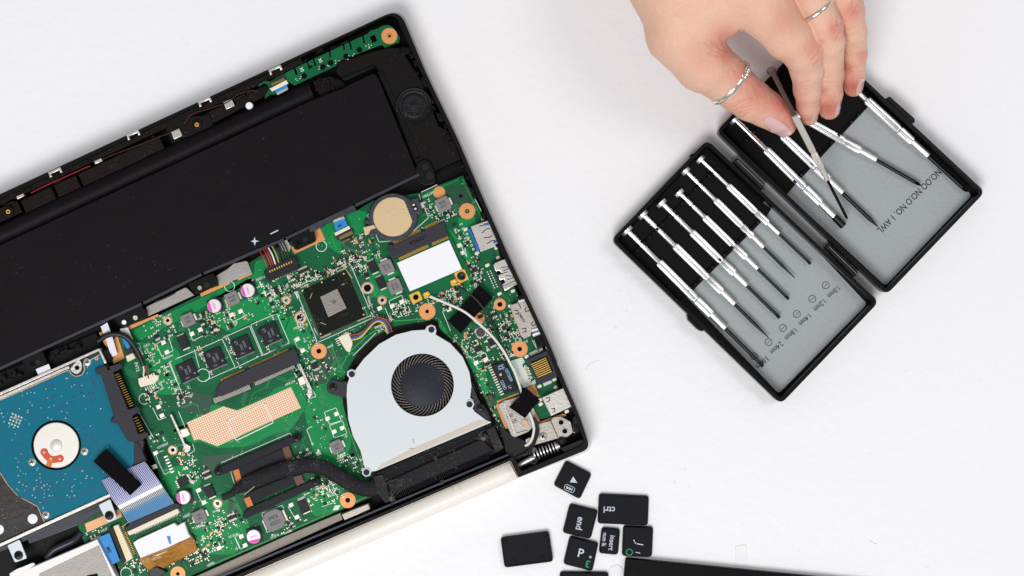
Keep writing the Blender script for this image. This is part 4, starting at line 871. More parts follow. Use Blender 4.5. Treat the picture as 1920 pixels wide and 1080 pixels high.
# --- fin stack
FX, FY = 826, 846          # middle of the stack
g = G(); g.prism([(696, 893), (706, 882), (906, 793), (921, 792), (929, 806), (940, 845), (735, 932), (722, 930)], BT, 52, 1.5); g.prism([(704, 887), (906, 797), (912, 808), (712, 899)], 50, 57, 1.2)
HS = part(g, 'heat_sink', M['fin'], LP, label='dusty black fin stack below the fan')
g = G(); g.prism(rnd([(726, 903), (733, 900), (900, 824), (918, 836), (925, 845), (745, 924), (732, 922)], 3), 50, 59, 1.5); g.line([(720, 888), (902, 806)], 1.5, 52, 58.5); part(g, 'fin_cap', mat('cap_plastic', (26, 26, 31), .5, spec=.15, speck=(DUST, 2000, .72, .5), bump=(700, 1)), HS)
g = G(); g.prism([(700, 893), (718, 890), (733, 940), (722, 943), (708, 925)], 50, 62, 1.5); g.prism([(912, 806), (927, 800), (944, 840), (930, 848)], 50, 62, 1.5); g.prism([(810, 858), (816, 852), (822, 862), (817, 866)], 52, 61, 1); split(g, 'felt_strip', mat('felt', (46, 46, 48), .95, bump=(3500, 3), speck=((130, 124, 116), 2600, .62, .5)), HS)
fin_me = None
for i in range(56):
    p = uv(746, 926, i*3.35, 0); 
    if fin_me is None:
        gl = G(True); gl.prism(lr(0, 0, 1.7, 13), 0, 18, .4); o = part(gl, 'fin', M['fin'], HS, loc=(p[0], p[1], 40), rot=A+2); fin_me = o.data
    else: part(fin_me, 'fin', None, HS, loc=(p[0], p[1], 40), rot=A+2+random.uniform(-3, 3))
random.seed(21); g = G()
for (cx, cy, n, s_) in ((735, 933, 26, 9), (905, 820, 22, 8), (750, 905, 14, 8), (920, 750, 16, 4), (1000, 862, 14, 10), (965, 860, 10, 6), (820, 880, 26, 60), (720, 905, 14, 8)):
    for _ in range(n):
        x, y = random.gauss(cx, s_/2), random.gauss(cy, s_/2.5); zz0 = 59 if (cx < 950 and cx != 920) else 48
        P_ = [(x, y, zz0)]; a = random.uniform(0, 6.28)
        for k_ in range(4): a += random.uniform(-.9, .9); P_.append((P_[-1][0]+2.2*math.cos(a), P_[-1][1]+2.2*math.sin(a), zz0+random.uniform(0, 4)))
        g.tube(P_, .35, 3)
part(g, 'lint', M['dust'], LP, kind='stuff')
g = G()
for (cx, cy, r, z) in ((919, 749, 8, 46), (914, 745, 5, 48), (733, 935, 5, 60), (906, 822, 5, 60), (1001, 845, 6, 48)):
    n = 9
    for j in range(n): a = random.uniform(0, 6.28); rr = random.uniform(0, r*.7); q = random.uniform(.25, .5)*r; g.lathe(cx+rr*math.cos(a), cy+rr*math.sin(a), [(q, z), (q*.9, z+q*.5), (q*.5, z+q*.9), (0, z+q)], 9)
part(g, 'dust_clump', M['dust'], LP, kind='stuff')
# --- heat pipe and processor clamp
g = G()
def bar(q, z0, z1, b=1, r=2): g.prism(rnd(Z(q, 380, 820, 4.153), r, 2), z0, z1, b)
bar([(90, 265), (120, 235), (690, -10), (760, -20), (770, 15), (700, 50), (160, 290), (110, 300)], BT+2, BT+12); bar([(230, 250), (640, 80), (700, 170), (300, 330)], BT+2, BT+9)
bar([(310, 600), (370, 545), (840, 340), (890, 320), (920, 345), (890, 380), (340, 630), (310, 632)], BT+2, BT+12); bar([(330, 440), (700, 290), (790, 330), (370, 520)], BT+2, BT+9); bar([(140, 455), (240, 420), (245, 460), (160, 495)], BT+2, BT+10)
CL = part(g, 'processor_clamp', M['chip'], LP)
for q, m in (([(236, 262), (280, 245), (305, 335), (265, 350)], 'amber'), ([(620, 85), (670, 65), (705, 165), (655, 185)], 'brown'), ([(320, 480), (365, 460), (395, 530), (350, 545)], 'amber'), ([(705, 310), (770, 290), (790, 350), (735, 380)], 'brown')):
    g = G(); g.prism(Z(q, 380, 820, 4.153), BT+8, BT+10); part(g, 'flex_tail', M[m], CL)
for q in Z([(120, 262), (733, 5), (880, 345)], 380, 820, 4.153): screw(q[0], q[1], 7.5, BT+12, 'screw', CL)
g = G()
for q in Z([(360, 163), (487, 107), (637, 455), (512, 510)], 380, 820, 4.153): g.ring(q[0], q[1], 4.2, 2.2, BT+11, BT+13.5, 18)
split(g, 'spring_rivet', M['screw'], CL)
pp = catmull([(436, 922, BT+16), (455, 911, BT+19), (480, 900, BT+21), (515, 886, BT+22), (548.6, 876.6, BT+22), (580, 872.5, BT+22), (609, 878, BT+22), (635, 893, BT+22), (664, 910, BT+22), (690, 917, BT+22), (716, 914, BT+22)], 5)
nn = len(pp); g = G(); g.tube([tuple(p) for p in pp], [5+9.5*min(1, (i/9)**.6) for i in range(nn)], 16, flat=.42); part(g, 'heat_pipe', M['pipe'], LP, label='bent flattened black heat pipe covered in dust')
g = G(); g.tube([(458, 928, BT+29), (477, 912, BT+31)], .5, 4); part(g, 'loose_hair', M['ww'], LP)
# ================================================================ bottom right corner: plates, hinge, cables
def plate(q, z, m='plate', name='bracket', b=.8): g = G(); g.prism(rnd(q, 2, 2), z-5, z, b); return part(g, name, M[m], LP)
plate(zb([(600, 715), (655, 680), (700, 670), (790, 640), (905, 745), (935, 870), (855, 945), (745, 990), (715, 975)]), 46); plate(zb([(640, 700), (655, 690), (760, 965), (745, 985)]), 48, 'alu')
plate(zb([(930, 880), (1045, 850), (1070, 820), (1130, 815), (1215, 858), (1235, 950), (1190, 985), (1105, 1000), (980, 1035), (910, 1055), (855, 1080), (830, 1010), (940, 960)]), 48)
g = G(); g.line(zb([(645, 700), (740, 960), (850, 930)]), 1, 46, 47, mi=0); g.line(zb([(1045, 850), (1105, 985)]), 1.4, 48, 49.5); split(g, 'bracket_fold', M['brown'], LP)
g = G(); g.text('S40', 956, 780, 46.3, 7, A, sx=.9); g.text('SR', 965, 789, 46.3, 7.5, A); part(g, 'bracket_stamp', mat('stamp', (80, 74, 70), .6), LP)
for x, y, r, m in ((1052, 792, 5, 'hole'), (1059, 808.5, 5, 'hole'), (984, 793, 5, 'copperl')):
    g = G(); g.ring(x, y, r+1, r-.3, 46, 49.5, 20); g.lathe(x, y, [(r-.4, 46), (r-.4, 48.4), (0, 48.4)], 16, mi=1); part(g, 'bracket_hole', [M['plate'], M[m]], LP)
screw(1018, 818.5, 8, 48, 'plate', LP)
g = G(); g.prism(Z([(1060, 60), (1160, 130), (1300, 200), (1290, 260), (1150, 290), (1110, 250), (1090, 180)], 640, 780, 3.6), FL, 44, 2); g.prism([(1050, 840), (1094, 822), (1100, 836), (1060, 852)], FL, 50, 2); g.lathe(1053, 828, [(9, FL), (9, 50), (6, 52), (4, 50), (0, 50)], 20); g.prism(zb([(1230, 820), (1270, 800), (1310, 870), (1290, 900), (1260, 960), (1230, 950)]), FL, 46, 2); split(g, 'corner_block', mat('gloss_black', (14, 14, 18), .2, spec=.6), LP)
c0, c1 = (999, 853), (1046, 836)
g = G(); g.tube([(970, 874, 34), (1002, 857, 38)], 6, 12); part(g, 'hinge_pin', M['chromed'], LP)
for i in range(8):
    t = i/8+.04; x = c0[0]+(c1[0]-c0[0])*t; y = c0[1]+(c1[1]-c0[1])*t; dx, dy = 2.0, -.75
    g = G(); r = 11 if i % 2 else 9.8; g.tube([(x, y, 38), (x+dx, y+dy, 38)], r, 18); part(g, 'hinge_washer', M['chromed'], LP)
g = G(); g.tube([(1041, 838, 38), (1049, 835, 38)], 7, 12); part(g, 'hinge_pin', M['chromed'], LP)
g = G(); g.prism([(973, 893), (969, 884), (1096, 829), (1100, 838)], FL+2, 34, 1); part(g, 'hinge_lip', M['silver'], LP, label='thin pale lip below the hinge') if False else None
def cable(name, pts, r, m, n=8, parent=LP): g = G(); g.tube([tuple(p) for p in catmull(pts)], r, n); return part(g, name, M[m], parent)
cable('antenna_cable', [(806, 556, 49), (840, 570, 52), (873, 586, 54), (906, 614, 55), (926, 634, 56), (944.4, 659, 56), (957, 682, 56), (966, 700, 55), (973, 720, 54), (979, 738, 54), (986, 760, 56), (994, 778, 58), (1001, 800, 58), (999, 818, 56), (993, 830, 52), (985, 836, 48)], 2.4, 'ww')
cable('antenna_cable', [(857, 536, 49), (872, 544, 52), (889, 558, 53), (902, 572, 53), (911, 585, 52), (919, 598, 50), (925, 612, 47), (934, 630, 47), (941, 648, 48), (952, 668, 50), (962, 690, 50), (970, 712, 50)], 2.0, 'wk')
cable('antenna_cable', [(1000, 782, 54), (1007, 800, 55), (1005, 820, 54), (997, 838, 50), (985, 850, 48), (965, 858, 44), (952, 864, 40)], 3.2, 'wk'); cable('antenna_cable', [(1003, 786, 56), (1010, 805, 56), (1004, 826, 54), (990, 840, 50)], 1.6, 'wk')
def tape(q, z, lab=None, m='tape', th=1.2, name='tape'):
    g = G(); g.prism(q, z-th, z, .4); o = part(g, name, M[m], LP)
    if lab: o['label'] = lab
    return o
tape([(897.8, 533.3), (924.4, 558.9), (908, 577), (893, 591), (864.4, 625.5), (839, 601), (853, 591), (861, 578), (882, 555)], 49)
tape([(980, 725.6), (990, 730), (1013, 751), (1000, 764), (984.4, 784.4), (954.4, 763.3), (975.6, 742)], 62); tape([(978, 728), (1010, 745), (1006, 760), (978, 742)], 63)
# cable bundle at the left
cable('sleeved_cable', [(184, 640, 48), (198, 630, 52), (212, 626.5, 54), (232, 629.5, 54), (248, 644, 52), (260, 664, 50), (269, 686, 48)], [5-.0*i for i in range(37)], 'wk', 12)
cable('wire', [(267, 680, 48), (270, 694, 48), (269, 703, 48), (272, 712, 46)], 1.5, 'ww'); cable('wire', [(270, 680, 48), (274, 690, 48), (277, 700, 48), (278, 710, 46)], 1.5, 'wr')
tape(Z([(848, 685), (905, 650), (945, 760), (990, 920), (940, 945), (900, 820)], 0, 460, 4.5), 47, 'bare white flat cable', 'ffcw', name='flat_cable'); tape(Z([(1010, 705), (1080, 690), (1125, 810), (1050, 800)], 0, 460, 4.5), 46, None, 'alu', name='flat_cable')
tape(Z([(1028, 790), (1062, 780), (1100, 860), (1070, 875)], 0, 460, 4.5), 47, None, 'blue', name='blue_flex')
g = G(); g.prism(Z([(1050, 880), (1115, 860), (1130, 905), (1070, 935)], 0, 460, 4.5), BT, BT+7, .8); pins(g, (240, 665), (250, 661), 4, 4, 1, BT+8); part(g, 'flex_latch', M['conn'], MB)
g = G(); g.prism(Z([(1060, 935), (1120, 905), (1145, 950), (1075, 985)], 0, 460, 4.5), BT, BT+8, .8); part(g, 'flex_connector', M['cream'], MB)
g = G(); g.prism(Z([(1155, 865), (1172, 858), (1210, 920), (1195, 925)], 0, 460, 4.5), BT, BT+5, .6); part(g, 'solder_pad', M['pad'], MB)
# ================================================================ hard drive
def z0(p): return Z(p, 0, 640, 4.5)
def z1_(p): return Z(p, 0, 840, 4.5)
hd = [(-60, 770), (186, 658), (193, 664), (270, 830), (262, 868), (210, 934), (-60, 1052)]
g = G(); g.prism(hd, FL+4, 50, 1); HD = part(g, 'hard_drive', mat('drive_body', (30, 27, 26), .45, metal=.2, speck=(DUST, 1500, .68, .6), bump=(400, .6)), LP, label='hard drive with a teal circuit board')
teal = z0([(-260, 610), (0, 490), (585, 232), (600, 262), (625, 290), (660, 288), (700, 262), (705, 235), (695, 190), (720, 165), (835, 108), (850, 120), (880, 205), (960, 400), (1130, 850), (1130, 1020), (1000, 1230)]) + z1_([(930, 395), (375, 620), (345, 560), (315, 490), (150, 400), (60, 300), (0, 205), (-200, -100)])
g = G(); g.prism([p for p in teal], 49, 54); part(g, 'circuit_board', M['teal'], HD)
g = G(); g.line(z0([(-260, 617), (0, 497), (580, 240), (602, 280), (640, 297), (690, 285), (715, 240), (703, 195), (835, 116)]), 1.2, 50, 54.3); g.line(z1_([(0, 210), (60, 305), (150, 405), (318, 495), (350, 575), (375, 622)]), 1, 50, 54.3); split(g, 'board_edge', M['copperl'], HD)
g = G(); g.prism([(-60, 762), (185, 653), (187, 657.5), (-60, 768)], FL, 58, 1); g.prism([(-60, 769.5), (128, 685.5), (131, 690), (-60, 776)], FL, 57, 1); g.prism([(183, 655), (187, 653), (200, 680), (196, 682)], FL, 58, 1); split(g, 'drive_cage', M['alu'], HD)
g = G(); g.prism([(-60, 1046), (206, 925), (208, 931), (-60, 1053)], FL, 58, 1); split(g, 'drive_cage', M['alu'], HD)
g = G(); g.prism([(-60, 1053), (208, 931.5), (211, 937), (50, 1013), (-60, 1062)], FL, 46, 1); g.prism([(50, 1010), (188, 948), (196, 965), (55, 1020)], FL, 32, 1); split(g, 'cage_strip', mat('dark_blue_plastic', (30, 36, 52), .35), HD)  # dark blue strips along the lower side of the drive cage
g = G(); g.prism(rnd(z0([(588, 240), (600, 215), (665, 145), (690, 190), (690, 245), (650, 280), (615, 268)]), 4, 3), 52, 57, 1); g.lathe(144.5, 689.5, [(4.5, 57), (4.5, 57.4), (0, 56.2)], 16, mi=1); part(g, 'cage_lug', [M['alu'], M['conn']], HD)
g = G(); g.lathe(105, 835, [(46, 52), (46, 55), (44.5, 56), (43, 55), (42, 54.4)], 56, mi=0); part(g, 'spindle_seal', M['hole'], HD)
g = G(); g.lathe(105, 835, [(42, 52), (42, 56.2), (41, 57), (12, 57), (11.6, 55.8), (10.4, 55.8), (10, 58.4), (9, 59), (0, 59)], 56); part(g, 'spindle_cap', mat('turned_steel', (224, 220, 214), .36, metal=.35, var=(60, .05)), HD)
g = G(); rp = catmull([z0([(372, 935)])[0], z0([(400, 975)])[0], z0([(440, 998)])[0], z0([(505, 990)])[0]], 8)
lft = []; rgt = []
for i, p in enumerate(rp):
    t = rp[min(i+1, len(rp)-1)]-rp[max(i-1, 0)]; t = t/np.hypot(*t); w_ = 6.2; lft.append((p[0]+t[1]*w_, p[1]-t[0]*w_)); rgt.append((p[0]-t[1]*w_, p[1]+t[0]*w_))
e0 = [(rp[0][0]+6.2*math.cos(a), rp[0][1]+6.2*math.sin(a)) for a in [math.radians(d) for d in (190, 215, 240, 265, 290)]]
g.prism(rnd(rgt[::-1]+lft if False else lft + rgt[::-1], 3, 2), 57, 58); g.lathe(rp[0][0], rp[0][1], [(7, 57), (7, 58.2), (0, 58.2)], 20); g.lathe(rp[-1][0], rp[-1][1], [(7, 57), (7, 58.2), (0, 58.2)], 20)
part(g, 'red_film', M['red'], HD)
g = G(); g.prism(z0([(405, 995), (445, 1005), (430, 1065), (385, 1050)]), 57, 58.1); part(g, 'red_film_tail', M['amber'], HD)
g = G()
for p in z0([(370, 935), (428, 988), (503, 992)]): g.lathe(p[0], p[1], [(3, 58), (2.6, 60), (0, 60.6)], 10)
split(g, 'solder_dot', M['copperl'], HD)
for (x, y) in ((163.3, 679.3), (158, 846.7), (60, 867), (85.5, 966)): screw(x, y, 7.2, 54, 'sscrew', HD)
g = G(); g.ring(181, 672, 3.8, 1.4, 53.8, 54.8, 14, mi=0); part(g, 'copper_washer', M['copper'], HD)
g = G(); g.lathe(61, 973, [(9.2, 49), (9.2, 50.6), (8.6, 51), (0, 51)], 28); g.lathe(-2, 993, [(9, 49), (9, 50.6), (0, 51)], 24); split(g, 'white_dot_label', M['white'], HD)
random.seed(31); g = G(); g2 = G()
for p in [(107, 612), (132, 622), (158, 634), (182, 644), (96, 638), (122, 646), (148, 660), (172, 670), (87, 662), (112, 672), (138, 684), (162, 694), (77, 690), (102, 700), (126, 710), (152, 720)]:
    q = z0([p])[0]; g.quad(circ(q[0], q[1], 1.9, 8), 54.3)
for _ in range(150):
    x, y = random.choice(((random.gauss(20, 22), random.gauss(775, 28)), (random.gauss(140, 40), random.gauss(905, 26)), (random.gauss(60, 30), random.gauss(910, 22)), (random.gauss(120, 40), random.gauss(740, 40))))
    if inside((x, y), teal) and math.hypot(x-105, y-835) > 49: g.quad(circ(x, y, random.uniform(.7, 1.3), 6), 54.3)
part(g, 'vias', mat('via_pale', (200, 200, 190), .5), HD, kind='stuff')
for q in ([(570, 560), (610, 470), (690, 435)], [(30, 960), (50, 920), (130, 890), (180, 830), (210, 740)], [(190, 960), (170, 910), (200, 850)], [(660, 760), (710, 735), (735, 790), (680, 815), (660, 760)], [(735, 830), (780, 800), (820, 920), (850, 905)], [(745, 435), (780, 430), (800, 490), (770, 500), (745, 435)], [(800, 295), (820, 290), (885, 455)]): g2.line(z0(q), 1.2, 53, 54.35)
for q in ([(240, 400), (370, 465), (470, 410), (560, 440), (900, 320)], [(280, 380), (500, 310), (640, 300)], [(600, 170), (720, 180), (780, 150)], [(200, 260), (250, 350)], [(0, 180), (80, 320), (160, 410), (300, 470)], [(280, 330), (350, 300), (440, 260)]): g2.line(z1_(q), 1.4, 53, 54.35)
for t, x, y, h, a in (('NVSRAM', 150, 728, 4, A-90), ('0', 158, 740, 4, A-90), ('100536', 172, 712, 4, A-90), ('84521', 178, 718, 4, A-90), ('G1003', 114, 765, 4, A), ('12 34 D2', 95, 745, 4, A), ('B17 P88', 90, 725, 4, A)): g2.text(t, x, y, 54.35, h, a)
part(g2, 'board_traces', M['tealt'], HD, kind='stuff')
# --- SATA connector
g = G(); g.prism(rnd(z0([(797, 232), (880, 203), (905, 215), (905, 240), (930, 245), (912, 215), (1010, 182), (1030, 195), (1040, 215), (985, 250), (955, 262), (1080, 575), (1160, 545), (1190, 590), (1115, 630), (1165, 780), (1245, 765), (1265, 800), (1180, 840), (1100, 850), (1075, 835), (990, 690), (965, 690), (930, 680), (930, 655), (965, 640), (900, 430), (850, 280), (820, 280)]), 2, 2), 48, 62, 1.5)
SA = part(g, 'drive_connector', M['conn'], LP); g = G(); g.prism(z0([(960, 262), (1015, 250), (1140, 560), (1085, 575)]), 44, 52); g.prism(z0([(1118, 632), (1175, 615), (1235, 760), (1165, 780)]), 44, 52); split(g, 'contact_slot', M['hole'], SA)
g = G(); g.prism(z0([(1065, 850), (1170, 850), (1235, 1010), (1130, 1040), (1110, 960)]), 30, 52, 1); part(g, 'connector_tail', M['conn'], SA)
g = G(); g.text('12370', 211.5, 723, 62.2, 7.5, A-90, sx=.95); part(g, 'moulded_number', M['ink'], SA)
cme = None
for k_, (a, b, n) in enumerate((((219.5, 702.5), (246.5, 760.5), 15), ((254, 784), (268, 812), 7))):
    for i in range(n):
        t = i/(n-1); x = a[0]+(b[0]-a[0])*t; y = a[1]+(b[1]-a[1])*t
        if cme is None:
            gl = G(True); gl.tube([(-5, 0, 0), (-2.5, 0, 4), (1, 0, 5), (4.5, 0, 2)], .9, 6); o = part(gl, 'contact', M['gold'], SA, loc=(x, y, 53), rot=A); cme = o.data
        else: part(cme, 'contact', None, SA, loc=(x, y, 53), rot=A)
# --- striped ribbon cable
def z6(p): return Z(p, 160, 820, 4.153)
rl = [np.array(p) for p in z6([(128, 335), (215, 490), (280, 575), (340, 668)])]; rr_ = [np.array(p) for p in z6([(462, 188), (560, 320), (615, 405), (690, 515)])]
def rib(s, t):                       # s across 0..1, t along 0..1
    P0 = catmull([tuple(p) for p in rl], 6); P1 = catmull([tuple(p) for p in rr_], 6); i = t*(len(P0)-1); k_ = min(int(i), len(P0)-2); f = i-k_
    a = P0[k_]*(1-f)+P0[k_+1]*f; b = P1[k_]*(1-f)+P1[k_+1]*f; return a*(1-s)+b*s
RP0 = None
g = G(); NT = 18; vs = []; zf = lambda t: 58+7*math.sin(math.pi*min(1, t*1.3))*(1-t)-14*max(0, t-.75)*2
for t in range(NT+1):
    for s_ in (0, 1): p = rib(s_, t/NT); w = W(p[0], p[1], zf(t/NT)); vs.append([c/S for c in w])
for t in range(NT+1):
    for s_ in (0, 1): p = rib(s_, t/NT); w = W(p[0], p[1], zf(t/NT)-1.2); vs.append([c/S for c in w])
o_ = 2*(NT+1); fs = [(2*t, 2*t+2, 2*t+3, 2*t+1) for t in range(NT)] + [(o_+2*t, o_+2*t+1, o_+2*t+3, o_+2*t+2) for t in range(NT)] + [(2*t, o_+2*t, o_+2*t+2, 2*t+2) for t in range(NT)] + [(2*t+1, 2*t+3, o_+2*t+3, o_+2*t+1) for t in range(NT)]
g.add(vs, fs); RB = part(g, 'ribbon_cable', M['ffcw'], LP, label='flat white cable with blue stripes')
for i in range(28):
    s0 = (i+.22)/28; s1 = (i+.78)/28
    g = G(); vs = []; mi = []
    for t in range(NT+1):
        for s_ in (s0, s1): p = rib(s_, t/NT); w = W(p[0], p[1], zf(t/NT)+.35); vs.append([c/S for c in w])
    for t in range(NT):
        tt = (t+.5)/NT
        if .50 < tt < .62: continue
        if t in (9,) : continue
        g.add([vs[2*t], vs[2*t+2], vs[2*t+3], vs[2*t+1]], [(0, 1, 2, 3)], 0 if tt < .5 else (2 if tt < .74 else 1))
    part(g, 'conductor', [M['ffcblue'], M['ffccyan'], M['conn']], RB)
g = G(); vs = []
for t in range(13, NT+1):
    for s_ in (0.004, .996): p = rib(s_, t/NT); w = W(p[0], p[1], zf(t/NT)+.15); vs.append([c/S for c in w])
g.add(vs, [(2*t, 2*t+2, 2*t+3, 2*t+1) for t in range(NT-13)]); part(g, 'blue_stiffener', mat('ffc_stiffener', (10, 138, 188), .4), RB)
tape(z6([(165, 88), (440, 368), (350, 452), (60, 185)]), 70, 'black cloth tape over the striped ribbon cable')
g = G(); g.prism(z6([(330, 690), (345, 668), (700, 512), (735, 520), (740, 545), (330, 735), (300, 730), (300, 700)]), BT, 48, 1); part(g, 'ribbon_latch', M['conn'], MB)
g = G(); g.prism(rnd(z6([(322, 720), (700, 552), (722, 560), (732, 590), (345, 765), (330, 750)]), 1.5, 2), BT, 47, 1); part(g, 'ribbon_connector', M['cream'], MB)
g = G(); pins(g, (252, 1000), (334, 964), 30, 5, 1.1, BT+3); part(g, 'pins', M['solder'], MB, kind='stuff')
g = G(); pins(g, (253.5, 1000.5), (335.5, 964.5), 30, 5, 1.2, BT+1.5); part(g, 'pin_slots', M['hole'], MB, kind='stuff')
# vertical flex connector with the blue tape
g = G(); g.prism(z6([(92, 785), (187, 742), (270, 962), (195, 1000)]), BT+8, BT+12, .5); g.text('MB', 204, 1031, BT+12.2, 8, A-92, mi=1, sx=.8); part(g, 'blue_flex', [M['blue'], M['ink']], MB)
g = G(); g.prism(z6([(180, 712), (215, 698), (318, 965), (290, 978)]), BT, BT+15, 1); part(g, 'flex_latch', M['chipd'], MB)
g = G(); g.prism(z6([(215, 695), (255, 678), (370, 940), (300, 985), (318, 962)]), BT, BT+13, 1); part(g, 'flex_connector', M['cream'], MB)
g = G()
for i in range(18): p = uv(214, 996, 3, i*3.3-1); g.prism(R(p[0]+1, p[1], 4.5, 1.2), BT+13, BT+14); p = uv(222, 990, 7, i*3.3); g.prism(R(p[0], p[1], 5, 1.2), BT, BT+2)
part(g, 'pins', M['gold'], MB, kind='stuff')
# white label and amber tape
g = G(); g.prism(z6([(372, 822), (400, 800), (690, 668), (715, 690), (770, 660), (800, 750), (820, 775), (640, 860), (430, 940)]), BT, BT+13, 1); part(g, 'white_label_block', M['white'], MB)
g = G(); g.prism(z6([(632, 770), (662, 768), (668, 830), (655, 830)]), BT+13, BT+13.3); part(g, 'cyan_mark', M['blue'], MB)
kp = z6([(415, 950), (440, 935), (560, 890), (640, 860), (740, 805), (825, 768), (850, 800), (872, 882), (780, 930), (690, 975), (610, 1020), (560, 1000), (490, 1035), (450, 990)])
cxk, cyk = sum(p[0] for p in kp)/len(kp), sum(p[1] for p in kp)/len(kp); g = G(); random.seed(4)
rings_ = []
for f in (1, .8, .6, .4, .2): rings_.append([(cxk+(x-cxk)*f, cyk+(y-cyk)*f, BT+11+random.uniform(-1, 7)*(1 if f < 1 else .3)) for x, y in kp])
vs = [[c/S for c in W(*p)] for r_ in rings_ for p in r_] + [[c/S for c in W(cxk, cyk, BT+14)]]; n = len(kp)
fs = [(r_*n+i, r_*n+(i+1) % n, (r_+1)*n+(i+1) % n, (r_+1)*n+i) for r_ in range(4) for i in range(n)]+[(4*n+i, 4*n+(i+1) % n, 5*n) for i in range(n)]
g.add(vs, [f[::-1] for f in fs] if area2([v[:2] for v in vs[:n]]) < 0 else fs); g.prism(kp, BT+4, BT+9); part(g, 'amber_tape', M['kapton'], LP, smooth=25)
g = G(); g.prism(z6([(480, 1020), (560, 1005), (640, 1050), (560, 1100), (500, 1090)]), BT, BT+10, 2); part(g, 'black_sleeve', M['wk'], LP)
# cage tabs bottom left
for q, (sx, sy) in ((z1_([(830, 480), (930, 430), (990, 600), (905, 632)]), (204.4, 966.7)), (z1_([(60, 822), (165, 772), (228, 930), (125, 968)]), (34.4, 1041.5))):
    g = G(); g.prism(rnd(q, 3, 3), 50, 53, .6); part(g, 'cage_tab', mat('cage_tab_metal', (190, 196, 202), .4, metal=.4), LP); screw(sx, sy, 8.3, 53.5, 'screw', LP)
g = G(); g.prism(rnd(z1_([(75, 1060), (140, 1020), (280, 965), (300, 985), (150, 1080), (90, 1090)]), 2), 50, 56, 1); part(g, 'drive_bay_tab', M['alu'], LP)
g = G(); g.prism(z1_([(255, 1010), (820, 768), (850, 830), (985, 1090), (1030, 1200), (100, 1200), (75, 1075), (200, 1030)]), 20, 55, 1.5); part(g, 'drive_bay', mat('bay_edge', (214, 212, 212), .4, metal=.3), LP)
g = G(); g.prism(z1_([(330, 1062), (832, 822), (945, 1080), (1000, 1220), (330, 1220)]), 54, 56.2, .4); g.prism(z1_([(730, 1078), (820, 1060), (830, 1100), (730, 1110)]), 56, 57.5, mi=1); part(g, 'drive_bay_lid', [M['greyplate'], M['hole']], LP)
g = G(); g.tube([tuple(p) for p in catmull([(88, 1046, 34), (100, 1032, 38), (120, 1022, 38), (140, 1012, 36), (152, 1000, 32)])], 7, 12); part(g, 'sleeved_cable', mat('dark_cable', (32, 36, 50), .35), LP)
tape(z0([(300, 235), (410, 190), (430, 240), (325, 290)]), 52, None, 'ffcw', name='flat_cable')
g = G(); g.prism([(-40, 716), (180, 624), (190, 640), (186, 655), (-40, 755)], FL, 30, 1); g.prism(rnd(z0([(840, 80), (900, 60), (945, 130), (930, 190), (870, 150)]), 3), FL, 52, 3)
for i in range(22): x = random.uniform(0, 150); y = 706-.46*x+random.uniform(-4, 14); g.prism(R(x, y, random.uniform(6, 18), random.uniform(3, 8)), 28, random.uniform(34, 44), 1)
g.lathe(110, 662, [(4, 30), (4, 33), (2.5, 33), (0, 31)], 14); part(g, 'bay_floor', M['rim'], LP, kind='stuff')
# --- grey gasket and speaker-side trim at the lower edge
g = G(); g.prism(Z([(-200, 1150), (0, 1060), (620, 780), (1070, 590), (1090, 640), (120, 1085), (-150, 1230)], 380, 820, 4.153), FL, 44, 1); part(g, 'gasket', M['strip'], LP)
g = G(); g.prism(Z([(1080, 600), (1290, 515), (1305, 560), (1105, 645)], 380, 820, 4.153), FL, 48, 1.5); part(g, 'gasket_block', M['plate'], LP)
g = G(); g.line([(360, 1104), (735, 945), (952, 853)], 3.5, FL, 56); part(g, 'edge_rail', mat('rail_blue_black', (36, 40, 58), .3), LP); g = G(); random.seed(8)
for i in range(60): t = random.random(); x = 420+300*t; y = 1081-133*t+random.uniform(-3, 3); g.prism(R(x, y, random.uniform(3, 10), random.uniform(1.5, 4)), FL, random.uniform(40, 50), .5)
part(g, 'edge_rib', M['rim'], LP, kind='stuff')
# ================================================================ keycaps
def key(q, label, z=11, back=False, group='loose keycaps on the table'):
    cx = sum(p[0] for p in q)/4; cy = sum(p[1] for p in q)/4
    t = thing('keycap', label, 'keycap', cx, cy, 0, group)
    g = G(); o = rnd(q, 7, 4); k = 1-z/D
    P = [((x-960)*k, (540-y)*k) for x, y in o]
    if area2(P) < 0: P = P[::-1]
    n = len(P); lv = [(0, 0), (0, 2.5), (1.4, z-2), (2.4, z-.5), (3.4, z)] if not back else [(0, 0), (0, z-1), (.6, z), (3, z), (3.4, z-2.2)]
    vs = []
    for ins, zz_ in lv: vs += [(x, y, zz_) for x, y in (inset(P, ins) if ins else P)]
    fs = [tuple(range(n-1, -1, -1))]
    for r in range(len(lv)-1): fs += [(r*n+i, r*n+(i+1) % n, (r+1)*n+(i+1) % n, (r+1)*n+i) for i in range(n)]
    fs.append(tuple(range((len(lv)-1)*n, len(lv)*n))); g.add(vs, fs)
    part(g, 'cap', M['key'], t, smooth=20)
    return t, z
def legend(t, items):
    by = {}
    for it in items: by.setdefault(it[0], []).append(it)
    for m, its in by.items():
        g = G()
        for it in its:
            if it[1] == 'poly': g.prism(it[2], 11, 11.25)
            elif it[1] == 'line': g.line(it[2], it[3], 11, 11.25)
            elif it[1] == 'ring': g.ring(it[2][0], it[2][1], it[3], it[4], 11, 11.25, 28)
            else: g.text(it[1], it[2], it[3], 11.2, it[4], it[5], sx=it[6] if len(it) > 6 else 1)
        part(g, 'legend', M[m], t, smooth=0)
ZK = lambda p: Z(p, 920, 850, 4.697)
t, _ = key(ZK([(662, 60), (895, 182), (787, 410), (550, 282)]), 'square black keycap with a triangle and boxed skip arrows, nearest the laptop corner')
a_ = 63
